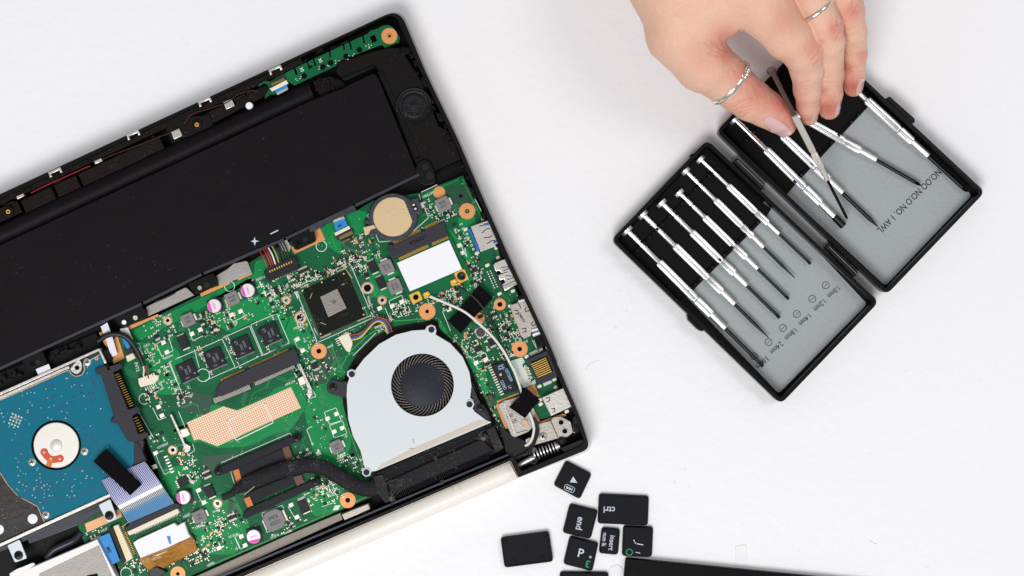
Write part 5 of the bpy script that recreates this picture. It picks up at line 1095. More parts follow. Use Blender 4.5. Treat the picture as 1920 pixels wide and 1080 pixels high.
legend(t, [('lwhite', 'poly', ZK([(727, 203), (763, 260), (697, 255)])), ('lwhite', 'line', ZK([(668, 272), (735, 302), (742, 312), (728, 345), (718, 347), (653, 318), (646, 308), (658, 275), (668, 272)]), 1.0), ('lwhite', 'poly', ZK([(668, 285), (694, 307), (664, 314)])), ('lwhite', 'poly', ZK([(692, 296), (718, 318), (688, 325)])), ('lwhite', 'line', ZK([(722, 308), (712, 334)]), 1)])
t, _ = key(ZK([(953, 355), (1397, 376), (1388, 640), (942, 622)]), 'wide black keycap marked ctrl upside down, right of the end key'); legend(t, [('lwhite', 'ctrl', 1142.5, 956, 12, 177, .95)])
t, _ = key(ZK([(697, 440), (948, 502), (883, 760), (631, 702)]), 'square black keycap marked end, turned sideways left of the ctrl key'); legend(t, [('lwhite', 'end', 1087.5, 981.5, 12.5, -102, .95)])
t, _ = key(ZK([(697, 725), (953, 788), (898, 1045), (637, 978)]), 'black keycap marked P with a green 3 below the end key'); legend(t, [('lwhite', 'P', 1089.5, 1037, 16, -12, 1), ('lwhite', '*', 1107, 1044.5, 8, -12, 1), ('lgreen', '3', 1102, 1057.5, 13, 168, 1.1)])
t, _ = key(ZK([(978, 650), (1143, 666), (1124, 900), (952, 884)]), 'small narrow black keycap marked insert num lk'); legend(t, [('lwhite', 'insert', 1147, 1018, 9.6, -97, .9), ('lwhite', 'num lk', 1133.5, 1012, 8, -97, .82)])
t, _ = key(ZK([(1167, 636), (1435, 647), (1424, 918), (1156, 908)]), 'black keycap marked J with a green ring, under the ctrl key'); legend(t, [('lwhite', 'line', ZK([(1262, 765), (1268, 785), (1285, 795), (1340, 806)]), 1.8), ('lwhite', 'line', ZK([(1280, 872), (1314, 878)]), 1.4), ('lgreen', 'ring', ZK([(1222, 871)])[0], 6.6, 4.9)])
t, _ = key(ZK([(85, 742), (513, 686), (553, 953), (122, 1008)]), 'blank wide black keycap lying face down, leftmost of the loose keys', back=True)
g = G(); c = ZK([(318, 848)])[0]; g.ring(c[0], c[1], 5, 4.2, 8.6, 9.3, 20); g.line([(c[0]-4, c[1]), (c[0]+4, c[1])], .7, 8.6, 9.3); g.line([(c[0], c[1]-7), (c[0], c[1]+5)], .7, 8.6, 9.3)
for p in ZK([(208, 952), (450, 920), (125, 772), (492, 735)]): g.prism(R(p[0], p[1], 3, 6, 8), 8.6, 11, .5); g.prism(R(p[0]+4, p[1]+1, 2, 5, 8), 8.6, 10, .5)
split(g, 'retainer_clip', M['key'], t)
key([(1049.5, 1072), (1141.5, 1073), (1142, 1128), (1049, 1127)], 'black keycap cut off by the lower edge of the photo below the P key')
# black slab at the lower edge
t = thing('black_panel', 'flat glossy black panel cut off at the lower edge right of the keycaps', 'panel', 1340, 1150)
g = G(); g.prism(rnd([(1173, 1046), (1514, 1079.5), (1640, 1093), (1620, 1330), (1150, 1290)], 5, 4), 0, 16, 2); part(g, 'panel_body', M['slab'], t)
g = G()
for x, y in ((1190, 1077), (1307, 1076), (1357, 1078)): g.ring(x, y, 2, 1.2, 16, 16.2, 10)
split(g, 'moulded_mark', M['rim'], t)
# scraps on the table
def scrap(name, label, cat, pts, r, m):
    g = G(); g.tube([tuple(p) for p in catmull(pts)], r, 5); 
    t = thing(name, label, cat, pts[0][0], pts[0][1]); part(g, 'strand', M[m], t)
M['hair'] = mat('pale_hair', (176, 170, 162), .6)
scrap('hair', 'fine curved hair on the white table right of the ethernet port', 'hair', [(1098, 694, .5), (1104, 684, .5), (1118, 677, .5), (1124, 676, .5)], .18, 'hair')
scrap('hair', 'tiny hair on the white table at the lower right', 'hair', [(1632, 1014, .5), (1638, 1018, .5), (1644, 1020, .5)], .2, 'hair')
M['clear'] = mat('clear_silicone', (236, 238, 242), .3, spec=.3)
g = G(); g.prism(rnd([(1378, 1024), (1400, 1021), (1402, 1058), (1380, 1057)], 5, 4), 0, 1.4, .5); t = thing('clear_bumper', 'nearly invisible clear plastic bumper above the black panel', 'bumper', 1390, 1040); part(g, 'bumper_body', M['clear'], t)
g = G(); g.prism(rnd([(1143, 1064), (1156, 1058), (1167, 1064), (1168, 1078), (1150, 1083), (1142, 1076)], 5, 4), 0, 1.6, .5); t = thing('clear_bumper', 'clear plastic bumper between the P key and the black panel', 'bumper', 1156, 1068); part(g, 'bumper_body', M['clear'], t)
# ================================================================ screwdriver case
TC = thing('screwdriver_case', 'open black plastic screwdriver case with grey foam lining', 'case', 1500, 400)
H = 44
def shell(name, outer, foam, split, posts):
    o = rnd(outer, 14, 5); k = 1-H/D; P = [((x-960)*k+960, 540-(540-y)*k) for x, y in o]
    cx = sum(p[0] for p in outer)/4; cy = sum(p[1] for p in outer)/4
    def ins(d):
        q = [((x-960), (540-y)) for x, y in o]
        if area2(q) < 0: q = q[::-1]
        return [(a+960, 540-b) for a, b in inset(q, d)]
    g = G(); g.prism(o, 0, 5, holes=()); g.prism(o, 5, H, holes=[ins(7)])
    g.prism(ins(2.5), H, H+1.6, holes=[ins(5.5)])
    s_ = part(g, name, M['tray'], TC)
    return s_, ins(7.2)
tl, il = shell('case_base', [(1326, 262), (1146, 450), (1464, 758), (1648, 566)], None, None, None)
tr_, ir = shell('case_lid', [(1526, 60), (1343, 246), (1662, 553), (1847, 360)], None, None, None)
# foam liners
g = G(); g.prism(rnd([(1262, 530), (1440, 372), (1626, 570), (1460, 738)], 7, 4), 5, 9); part(g, 'foam_liner', M['foam'], tl)
g = G(); g.prism(rnd([(1460, 350), (1640, 190), (1822, 366), (1660, 536)], 7, 4), 5, 9); part(g, 'foam_liner', M['foam'], tr_)
def holder(q, parent, line1, line2, pos, hz=17):
    g = G(); g.prism(q, 5, hz, 1); part(g, 'holder_insert', M['traydull'], parent)
    for (a, b) in (line1, line2):
        for tt in pos:
            for dd in (-.045, .045):
                x = a[0]+(b[0]-a[0])*(tt+dd); y = a[1]+(b[1]-a[1])*(tt+dd)
                g = G(); g.prism(rnd(R(x, y, 4.5, 7, 45), 1.5, 2), 10, 28, 1.2); part(g, 'holder_post', M['tray'], parent)
    g = G()
    for (a, b) in (line1, line2): g.line([a, b], 3, hz-1, hz+5)
    split(g, 'holder_rib', M['traydull'], parent)
holder([(1325, 276), (1430, 381), (1446, 392), (1436, 408), (1288, 556), (1276, 564), (1160, 450)], tl, ((1188, 476), (1345, 313)), ((1284, 552), (1436, 402)), (.09, .24, .39, .54, .70, .86))
holder([(1526, 76), (1640, 188), (1628, 200), (1488, 350), (1476, 364), (1358, 246)], tr_, ((1388, 274), (1552, 108)), ((1480, 352), (1624, 200)), (.12, .34, .6, .86))
# hinge and latches
g = G(); g.prism([(1382, 296), (1436, 348), (1428, 356), (1374, 304)], 6, 20, 2); g.prism([(1554, 456), (1610, 512), (1600, 520), (1546, 464)], 6, 20, 2); split(g, 'case_hinge', mat('hinge_brown', (30, 26, 25), .5), TC)
g = G(); g.tube([(1383, 301, 22), (1434, 350, 22)], .7, 6); g.tube([(1555, 463, 22), (1608, 515, 22)], .7, 6); split(g, 'hinge_pin', M['alu'], TC)
g = G(); g.prism(rnd([(1661, 186), (1668, 180), (1715, 222), (1716, 229), (1710, 233)], 3, 3), 12, 40, 1.5); g.prism(rnd([(1288, 588), (1296, 592), (1322, 618), (1316, 622), (1308, 618), (1290, 600)], 3, 3), 12, 40, 1.5); g.prism([(1293, 291), (1299, 287), (1302, 290), (1296, 295)], 12, 36, 1); split(g, 'latch', M['tray'], TC)
# printed lettering
g = G(); ta = 223.5
for t, x, y in (('1.0mm', 1563, 548), ('1.2mm', 1537, 573), ('1.4mm', 1509, 600), ('1.8mm', 1483, 627), ('2.4mm', 1456, 652.5), ('3.0mm', 1430, 680)): g.text(t, x, y, 9.2, 10, ta, sx=.72)
for x, y in ((1548.4, 535), (1523, 560.4), (1494, 589), (1468, 615), (1441, 641.5), (1414, 668)): g.ring(x, y, 7.2, 6, 9, 9.3, 28); g.line([(x-3, y+3), (x+3, y-3)], 1, 9, 9.3)
part(g, 'size_lettering', M['ink'], tl, smooth=0)
g = G(); g.text('NO.OO NO.O NO. 1 AWL', 1705, 377.5, 9.2, 12.5, ta+1.5, sx=.78); part(g, 'size_lettering', M['ink'], tr_, smooth=0)
# ================================================================ screwdrivers
M['warmchrome'] = mat('warm_reflect_chrome', (226, 222, 214), .42, metal=.62); M['darkchrome'] = mat('dark_reflect_chrome', (128, 112, 108), .18, metal=1)  # held driver: warm grip, dark neck and cap reflections painted into the colours
def driver(label, head, sil, tip, z=(22, 20), kind='flat', w=1.0, gs_=.20, ge=.74, cm='chromed', group='steel precision screwdrivers'):
    P0 = Vector(W(head[0], head[1], z[0])); P1 = Vector(W(tip[0], tip[1], z[1])); d = P1-P0; Ln = d.length/S; d.normalize()
    fs_ = (Vector(W(sil[0], sil[1], z[1]+(z[0]-z[1])*.25))-P0).length/S
    t = thing('screwdriver', label, 'screwdriver', head[0], head[1], z[0], group)
    t.rotation_mode = 'QUATERNION'; yv = Vector((0, 0, 1)).cross(d).normalized(); zv = d.cross(yv)
    t.rotation_quaternion = Matrix((d, yv, zv)).transposed().to_quaternion()
    def revolve(prof, name, m, n=20, flute=None):
        g = G(True); vs = []
        for x, r in prof:
            for i in range(n):
                a = 2*math.pi*i/n; rr = r
                if flute and flute[0] < x < flute[1]: rr = r*(1 if i % 2 else .84)
                vs.append((x, rr*math.cos(a), rr*math.sin(a)))
        q = len(prof); fs = [(i*n+j, i*n+(j+1) % n, (i+1)*n+(j+1) % n, (i+1)*n+j) for i in range(q-1) for j in range(n)]
        fs = [f[::-1] for f in fs]
        g.add(vs, fs+[tuple(range(n)), tuple((q-1)*n+j for j in range(n-1, -1, -1))]); return part(g, name, M[m], t, smooth=28)
    revolve([(-2, 9.5*w), (-1, 11*w), (5, 11*w), (6.5, 10*w), (6.5, 4.5*w), (10, 4.2*w)], 'swivel_cap', 'chromed' if cm == 'chromed' else 'darkchrome', 28)
    ge_ = fs_-34*w
    revolve([(8, 5.2*w), (34, 5.2*w), (35, 4*w), (37, 4*w), (38, 5.4*w), (fs_*gs_+14, 5.4*w), (fs_*gs_+20, 6.8*w)], 'neck', 'chrome' if cm == 'chromed' else 'darkchrome', 20)
    a0 = fs_*gs_+18; mid = a0+(ge_-a0)*.70
    revolve([(a0, 6.6*w), (a0+3, 7.1*w), (mid-3, 7.1*w), (mid-1, 5.9*w), (mid+2, 5.9*w), (mid+4, 7.3*w), (ge_-2, 7.3*w), (ge_+1, 6.4*w)], 'fluted_grip', cm, 28, (a0+1, ge_-1))
    revolve([(ge_-1, 5.9*w), (ge_+6, 6.1*w), (fs_-1, 6.1*w), (fs_, 5.4*w)], 'ferrule', cm, 20)
    g = G(True); b = 3.1*w
    if kind == 'flat':
        revolve([(fs_-1, b), (Ln-12, b), (Ln-10, b*.9)], 'shaft', 'blackox', 14)
        vs = [(Ln-12, -b*.9, -b*.7), (Ln-12, b*.9, -b*.7), (Ln-12, b*.9, b*.7), (Ln-12, -b*.9, b*.7), (Ln, -b*1.1, -.5), (Ln, b*1.1, -.5), (Ln, b*1.1, .5), (Ln, -b*1.1, .5)]
        g.add(vs, [(0, 3, 2, 1), (4, 5, 6, 7), (0, 1, 5, 4), (1, 2, 6, 5), (2, 3, 7, 6), (3, 0, 4, 7)]); part(g, 'tip', M['blackox'], t)
    elif kind == 'awl': revolve([(fs_-1, b*1.2), (Ln-26, b*1.2), (Ln-10, b*.6), (Ln, .2)], 'shaft', 'blackox', 16)
    elif kind == 'socket': revolve([(fs_-1, 6*w), (Ln-1, 6.6*w), (Ln, 6*w), (Ln, 3*w), (Ln-5, 2.8*w)], 'socket', 'blackox', 20)
    elif kind == 'taper': revolve([(fs_-1, b), (Ln-34, b*1.05), (Ln-18, b*.7), (Ln, .9)], 'shaft', 'blackox', 14)
    else:
        revolve([(fs_-1, b*1.1), (Ln-13, b*1.1)], 'shaft', 'blackox', 14)
        for i in range(4):
            g = G(True); a = math.pi/2*i+math.pi/4; c, s_ = math.cos(a), math.sin(a); q = [(Ln-14, 0, .6), (Ln-14, b*1.1, .6), (Ln-6, b*1.05, .6), (Ln, .8, .3), (Ln-14, 0, -.6), (Ln-14, b*1.1, -.6), (Ln-6, b*1.05, -.6), (Ln, .8, -.3), (Ln, 0, .3), (Ln, 0, -.3)]
            vs = [(x, y*c-z_*s_, y*s_+z_*c) for x, y, z_ in q]; g.add(vs, [(0, 8, 3, 2, 1), (4, 5, 6, 7, 9), (1, 2, 6, 5), (2, 3, 7, 6), (3, 8, 9, 7), (0, 1, 5, 4)]); part(g, 'tip_wing', M['blackox'], t)
    return t
driver('screwdriver with the thickest black shaft, in the outermost slot of the case base', (1174, 431), (1361, 615), (1431, 687), kind='flat', w=1.12, gs_=.26)
driver('screwdriver ending in a long pointed taper beside the thickest one', (1204, 401), (1377, 571), (1441, 633), kind='taper', w=1.02, gs_=.28)
driver('screwdriver third from the outer edge of the case base, pointing at the 1.8mm ring', (1239, 379), (1400, 536), (1462, 596), kind='flat', w=1.0, gs_=.28)
driver('screwdriver fourth from the outer edge of the case base with a slim flat tip', (1272, 360), (1421, 504), (1479, 561), kind='flat', w=.92, gs_=.24)
driver('screwdriver fifth from the outer edge, ending in a needle-thin point', (1284, 319), (1432, 464), (1490, 521), kind='taper', w=.88, gs_=.3)
driver('screwdriver nearest the case hinge in the base', (1312, 297), (1459, 441), (1520, 495), kind='flat', w=.88, gs_=.27)
driver('socket driver with a short stubby black end in the case lid', (1376, 222), (1565, 406), (1582, 424), kind='socket', w=1.1, gs_=.25)
driver('pointed awl in the lid with its tip at the lettering AWL, under the thumb', (1412, 202), (1580, 362), (1649, 428), kind='awl', w=1.08, gs_=.25)
driver('cross-tip screwdriver lying askew in the lid beneath the index and middle fingers', (1462, 196), (1645, 297), (1727, 348), kind='cross', w=1.05, gs_=.2)
driver('large cross-tip screwdriver against the far wall of the lid', (1580, 146), (1739, 294), (1814, 360), kind='cross', w=1.2, gs_=.2)
driver('screwdriver held upright between thumb and index finger', (1446, 131), (1550, 333), (1589, 411), z=(222, 26), kind='cross', w=.84, gs_=.33, cm='warmchrome')
# ================================================================ the hand: one implicit surface, meshed with surface nets
HX0, HX1, HY0, HY1, HZ0, HZ1, hh = 150., 720., 260., 1060., 60., 520., 2.0
def P3(px, py, z): w = W(px, py, z); return np.array([w[0]/S, w[1]/S, z], np.float32)
gx = np.arange(HX0, HX1, hh, dtype=np.float32); gy = np.arange(HY0, HY1, hh, dtype=np.float32); gz = np.arange(HZ0, HZ1, hh, dtype=np.float32)
shape = (len(gx), len(gy), len(gz))
def field(): return np.full(shape, 60., np.float32)
def smin(a, b, k):
    h_ = np.clip(.5+.5*(b-a)/k, 0, 1); return b*(1-h_)+a*h_-k*h_*(1-h_)
def cone(F, a, b, ra, rb, k, sq=1.0, marg=45):
    lo = np.minimum(a-ra, b-rb)-marg; hi = np.maximum(a+ra, b+rb)+marg
    i0, i1 = np.searchsorted(gx, [lo[0], hi[0]]); j0, j1 = np.searchsorted(gy, [lo[1], hi[1]]); k0, k1 = np.searchsorted(gz, [lo[2], hi[2]])
    if i1 <= i0 or j1 <= j0 or k1 <= k0: return
    X = gx[i0:i1, None, None]; Y = gy[None, j0:j1, None]; Zz = gz[None, None, k0:k1]
    d = b-a; dd = float(d@d)
    t = np.clip(((X-a[0])*d[0]+(Y-a[1])*d[1]+(Zz-a[2])*d[2])/dd, 0, 1)
    r = np.sqrt((X-a[0]-t*d[0])**2+(Y-a[1]-t*d[1])**2+((Zz-a[2]-t*d[2])*sq)**2)-(ra+(rb-ra)*t)
    s = F[i0:i1, j0:j1, k0:k1]; F[i0:i1, j0:j1, k0:k1] = smin(s, r, k)
def chain(pts, k=7):
    F = field(); Q = [(P3(p[0], p[1], p[2]-22), p[3]) for p in pts]
    for (a, ra), (b, rb) in zip(Q[:-1], Q[1:]): cone(F, a, b, ra, rb, k)
    return F
THUMB = [(1280, 62, 272, 66), (1318, 118, 248, 51), (1354, 143, 224, 44), (1383, 168, 205, 39), (1409, 188, 190, 37), (1436, 204, 176, 32.5), (1457, 218, 162, 28.5), (1471, 234, 150, 22)]
INDEX = [(1400, -70, 350, 58), (1440, 20, 325, 50), (1478, 68, 305, 42), (1504, 95, 285, 36), (1513, 130, 250, 29.5), (1514.5, 168, 210, 25), (1516, 198, 176, 21), (1517, 219, 152, 16)]
MIDDLE = [(1470, -120, 350, 42), (1512, -30, 338, 34), (1548, 48, 305, 29.5), (1554, 78, 280, 27.5), (1555, 140, 210, 25.5), (1555, 175, 170, 23.5), (1555, 204, 138, 20)]
RINGF = [(1540, -130, 335, 38), (1570, -40, 315, 31), (1592, 22, 285, 26.5), (1601, 60, 250, 22.5), (1603, 100, 205, 21), (1601, 140, 160, 20), (1600, 163, 135, 18)]
PINKY = [(1570, -140, 300, 32), (1592, -40, 275, 26), (1596, 14, 245, 21), (1592, 60, 200, 18), (1588, 95, 165, 16)]
palm = field()
for a, b, ra, rb, k in (((1285, 40, 275), (1275, -60, 290), 74, 100, 20), ((1275, -60, 290), (1290, -330, 320), 100, 92, 20), ((1285, 35, 270), (1390, -14, 312), 62, 50, 12), ((1340, 0, 300), (1420, -30, 330), 62, 55, 30), ((1400, -60, 335), (1330, -300, 335), 66, 95, 30), ((1470, -110, 335), (1350, -300, 335), 60, 95, 30), ((1540, -120, 318), (1400, -300, 325), 55, 85, 30), ((1570, -140, 300), (1430, -300, 315), 46, 75, 30)):
    cone(palm, P3(a[0], a[1], a[2]-22), P3(b[0], b[1], b[2]-22), ra, rb, k, marg=50)
Fi = chain(INDEX); Fm = chain(MIDDLE); Fr = chain(RINGF); Fp = chain(PINKY); Ft = chain(THUMB, 9)
F = smin(Fi, Fm, 2.5); F = smin(F, Fr, 2.5); F = smin(F, Fp, 2.5)
F = smin(F, palm, 14); F = smin(F, Ft, 4)
del Fi, Fm, Fr, Fp, Ft, palm
F[:, -1, :] = 5; F[:, :, -1] = 5
def surface_nets(F, org, h_):
    I = F < 0; nx, ny, nz = F.shape
    c = np.zeros((nx-1, ny-1, nz-1), np.uint8)
    for dx in (0, 1):
        for dy in (0, 1):
            for dz in (0, 1): c += I[dx:nx-1+dx, dy:ny-1+dy, dz:nz-1+dz]
    act = np.argwhere((c > 0) & (c < 8)); n = len(act)
    idx = np.full(c.shape, -1, np.int32); idx[act[:, 0], act[:, 1], act[:, 2]] = np.arange(n)
    acc = np.zeros((n, 3)); w = np.zeros(n)
    corners = [(a, b, d) for a in (0, 1) for b in (0, 1) for d in (0, 1)]
    for p in corners:
        for ax in range(3):
            if p[ax]: continue
            q = list(p); q[ax] = 1
            f0 = F[act[:, 0]+p[0], act[:, 1]+p[1], act[:, 2]+p[2]]; f1 = F[act[:, 0]+q[0], act[:, 1]+q[1], act[:, 2]+q[2]]
            m = (f0 < 0) != (f1 < 0); t = np.where(m, f0/np.where(m, f0-f1, 1), 0)
            pos = np.tile(np.array(p, float), (n, 1)); pos[:, ax] += t; acc += pos*m[:, None]; w += m
    V = (act+acc/w[:, None])*h_+np.array(org); faces = []
    for ax in range(3):
        u_, v_ = [(1, 2), (2, 0), (0, 1)][ax]
        s0 = [slice(None)]*3; s1 = [slice(None)]*3; s0[ax] = slice(0, -1); s1[ax] = slice(1, None)
        E = np.argwhere(I[tuple(s0)] != I[tuple(s1)]); E = E[(E[:, u_] > 0) & (E[:, v_] > 0) & (E[:, u_] < F.shape[u_]-1) & (E[:, v_] < F.shape[v_]-1)]
        ins = I[E[:, 0], E[:, 1], E[:, 2]]
        def cell(du, dv): e = E.copy(); e[:, u_] -= du; e[:, v_] -= dv; return idx[e[:, 0], e[:, 1], e[:, 2]]
        Q = np.stack([cell(1, 1), cell(0, 1), cell(0, 0), cell(1, 0)], 1)
        Q[~ins] = Q[~ins][:, ::-1]; faces.append(Q)
    Q = np.concatenate(faces); Q = Q[(Q >= 0).all(1)]
    return V, Q
V, Q = surface_nets(F, (HX0, HY0, HZ0), hh); del F
# laplacian smoothing
def smooth(V, Q, it, f=.5):
    for _ in range(it):
        acc = np.zeros_like(V); w = np.zeros(len(V))
        for a, b in ((0, 1), (1, 2), (2, 3), (3, 0)):
            for i, j in ((a, b), (b, a)):
                for d in range(3): acc[:, d] += np.bincount(Q[:, i], V[Q[:, j], d], len(V))
                w += np.bincount(Q[:, i], minlength=len(V))
        V = V+(acc/np.maximum(w, 1)[:, None]-V)*f
    return V
V = smooth(V, Q, 4)
def normals(V, Q):
    n = np.cross(V[Q[:, 2]]-V[Q[:, 0]], V[Q[:, 3]]-V[Q[:, 1]]); N = np.zeros_like(V)
    for c in range(4):
        for d in range(3): N[:, d] += np.bincount(Q[:, c], n[:, d], len(V))
    return N/np.maximum(np.linalg.norm(N, axis=1), 1e-9)[:, None]
N_ = normals(V, Q)
ks = 1-V[:, 2]/D; IX = V[:, 0]/ks+960; IY = 540-V[:, 1]/ks      # where each skin point sits seen from above
def dist_seg(P, Qs):
    best = np.full(len(IX), 1e9)
    for (x0, y0), (x1, y1) in zip(P, Qs):
        dx, dy = x1-x0, y1-y0; t = np.clip(((IX-x0)*dx+(IY-y0)*dy)/(dx*dx+dy*dy+1e-9), 0, 1); best = np.minimum(best, np.hypot(IX-x0-t*dx, IY-y0-t*dy))
    return best
def zh(p): return Z(p, 1140, 0, 3.6)
folds = [([(840, 725), (900, 690), (985, 655)], 2.4, 1.3), ([(860, 745), (940, 725), (1000, 700)], 2.2, 1.3), ([(905, 790), (940, 760)], 1, 1.2), ([(650, 290), (710, 335), (770, 370)], .8, 2), ([(700, 280), (745, 320), (800, 345)], 1.0, 2), ([(755, 240), (775, 290), (800, 330)], 1.6, 2.2), ([(680, 360), (740, 380)], 1, 2), ([(1375, 400), (1410, 370), (1432, 335)], 3.0, 1.5), ([(1390, 440), (1440, 395)], 1, 1.6), ([(1350, 380), (1390, 340)], .9, 1.8),
         ([(1510, 200), (1545, 165), (1550, 140)], 2.2, 1.5), ([(1520, 235), (1560, 190)], 2.0, 1.5), ([(1530, 270), (1560, 240)], .9, 1.6), ([(1500, 180), (1520, 160)], .8, 1.5), ([(1620, 80), (1655, 40), (1650, 5)], 2.2, 1.5), ([(1640, 110), (1670, 70)], 1, 1.6), ([(1620, 60), (1640, 20)], .9, 1.6), ([(1700, 400), (1735, 355)], 1.3, 1.4), ([(1705, 420), (1738, 380)], 1, 1.4), ([(1565, 640), (1585, 610)], 1, 1.3), ([(1200, 480), (1230, 478)], 1.5, 1.8), ([(1020, 560), (1035, 580)], 1.2, 1.8), ([(870, 640), (960, 600)], .6, 1.8), ([(820, 680), (900, 640)], .5, 1.8), ([(1395, 425), (1425, 400), (1440, 372)], 1.6, 1.3), ([(1505, 215), (1535, 190)], 1.4, 1.3), ([(1545, 255), (1570, 215)], 1.4, 1.3), ([(1655, 95), (1680, 55)], 1.4, 1.3), ([(870, 765), (930, 745), (975, 725)], 1.2, 1.2), ([(850, 700), (900, 672), (950, 650)], 1.0, 1.2), ([(1290, 560), (1370, 545)], .6, 1.5), ([(1460, 560), (1560, 552)], .6, 1.5), ([(1600, 470), (1690, 455)], .6, 1.5), ([(1010, 330), (1040, 318)], 1.2, 1.8), ([(890, 215), (905, 240)], 1.6, 2)]
disp = np.zeros(len(V)); vis = np.clip(N_[:, 2]*3+.4, 0, 1)
for P_, dep, wd in folds:
    q = zh(P_); d = dist_seg(q[:-1], q[1:]); disp -= dep*np.exp(-(d/wd)**2); disp += dep*.35*np.exp(-((d-2.6*wd)/(1.6*wd))**2)
V = V+N_*(disp*vis)[:, None]
# blood tint: fingertips and knuckles pinker, the back of the hand paler; shade is painted in as red too
tint = np.zeros(len(V))
TB = [(1425, 172, 42, .62), (1400, 140, 34, .5), (1440, 190, 30, .5), (1470, 120, 20, .3), (1355, 70, 26, .5), (1575, 215, 14, .5), (1320, 110, 30, .25), (1585, 150, 10, .6), (1545, 200, 12, .5)]  # reddish shade painted on the thumb and between the fingers
for x, y, r, a in ((1500, 235, 20, .9), (1470, 190, 34, .85), (1440, 165, 26, .6), (1485, 215, 24, .8), (1515, 225, 18, .45), (1556, 205, 26, .85), (1600, 165, 24, .95), (1590, 130, 14, .6), (1360, 100, 22, .7), (1345, 85, 22, .5), (1525, 95, 22, .4), (1565, 55, 18, .6), (1598, 22, 20, .7), (1616, 105, 14, .5), (1470, 40, 34, .35), (1395, 140, 22, .5), (1388, 60, 8, .6), (1545, 170, 10, .5), (1540, 80, 8, .4), (1382, 205, 26, .35), (1470, 232, 20, .6), *TB):
    tint = np.maximum(tint, a*np.exp(-((IX-x)**2+(IY-y)**2)/(r*r)))
for P_, dep, wd in folds: q = zh(P_); d = dist_seg(q[:-1], q[1:]); tint = np.maximum(tint, .45*min(1, dep)*np.exp(-(d/(wd*1.6))**2))  # shade in the creases deepened by a redder colour
tint = np.maximum(tint, .35*np.clip((300-V[:, 2])/150, 0, 1)*np.clip(-N_[:, 2]+.3, 0, 1))  # low, downward-facing skin made redder
person = thing('person', 'bare hand reaching in from the top, pinching a screwdriver above the open case', 'person', 1400, 0, 0)
off = np.array(rootloc(person)); me = bpy.data.meshes.new('hand'); Vw = V*S
me.vertices.add(len(V)); me.vertices.foreach_set('co', (Vw-off).astype(np.float32).ravel())
me.loops.add(Q.size); me.loops.foreach_set('vertex_index', Q.astype(np.int32).ravel()); me.polygons.add(len(Q)); me.polygons.foreach_set('loop_start', np.arange(0, Q.size, 4, dtype=np.int32))
me.update(calc_edges=True); me.validate(); me.polygons.foreach_set('use_smooth', [True]*len(me.polygons))
at = me.attributes.new('tint', 'FLOAT', 'POINT'); at.data.foreach_set('value', tint.astype(np.float32))
def skin():
    m = bpy.data.materials.new('skin'); m.use_nodes = True; nt = m.node_tree; N = nt.nodes; K = nt.links; b = N['Principled BSDF']
    a = N.new('ShaderNodeAttribute'); a.attribute_name = 'tint'; tc = N.new('ShaderNodeTexCoord')
    n = N.new('ShaderNodeTexNoise'); n.inputs['Scale'].default_value = 90; n.inputs['Detail'].default_value = 4; K.new(tc.outputs['Object'], n.inputs['Vector'])
    m1 = N.new('ShaderNodeMix'); m1.data_type = 'RGBA'; K.new(n.outputs['Fac'], m1.inputs[0]); m1.inputs[6].default_value = L(232, 192, 168); m1.inputs[7].default_value = L(224, 176, 154)
    m2 = N.new('ShaderNodeMix'); m2.data_type = 'RGBA'; K.new(a.outputs['Fac'], m2.inputs[0]); K.new(m1.outputs[2], m2.inputs[6]); m2.inputs[7].default_value = L(204, 106, 94); K.new(m2.outputs[2], b.inputs['Base Color'])
    b.inputs['Roughness'].default_value = .48; b.inputs['Specular IOR Level'].default_value = .35
    b.inputs['Subsurface Weight'].default_value = .25; b.inputs['Subsurface Radius'].default_value = (1, .35, .2); b.inputs['Subsurface Scale'].default_value = .0035
    n1 = N.new('ShaderNodeTexVoronoi'); n1.inputs['Scale'].default_value = 1300; K.new(tc.outputs['Object'], n1.inputs['Vector'])
    n2 = N.new('ShaderNodeTexNoise'); n2.inputs['Scale'].default_value = 420; n2.inputs['Detail'].default_value = 5; K.new(tc.outputs['Object'], n2.inputs['Vector'])
    b1 = N.new('ShaderNodeBump'); b1.inputs['Distance'].default_value = .7*S; b1.inputs['Strength'].default_value = .5; K.new(n1.outputs['Distance'], b1.inputs['Height'])
    b2 = N.new('ShaderNodeBump'); b2.inputs['Distance'].default_value = 3.0*S; b2.inputs['Strength'].default_value = .8; K.new(n2.outputs['Fac'], b2.inputs['Height']); K.new(b1.outputs[0], b2.inputs['Normal']); K.new(b2.outputs[0], b.inputs['Normal'])
    return m
me.materials.append(skin()); ho = bpy.data.objects.new('hand', me); COL.objects.link(ho); ho.parent = person
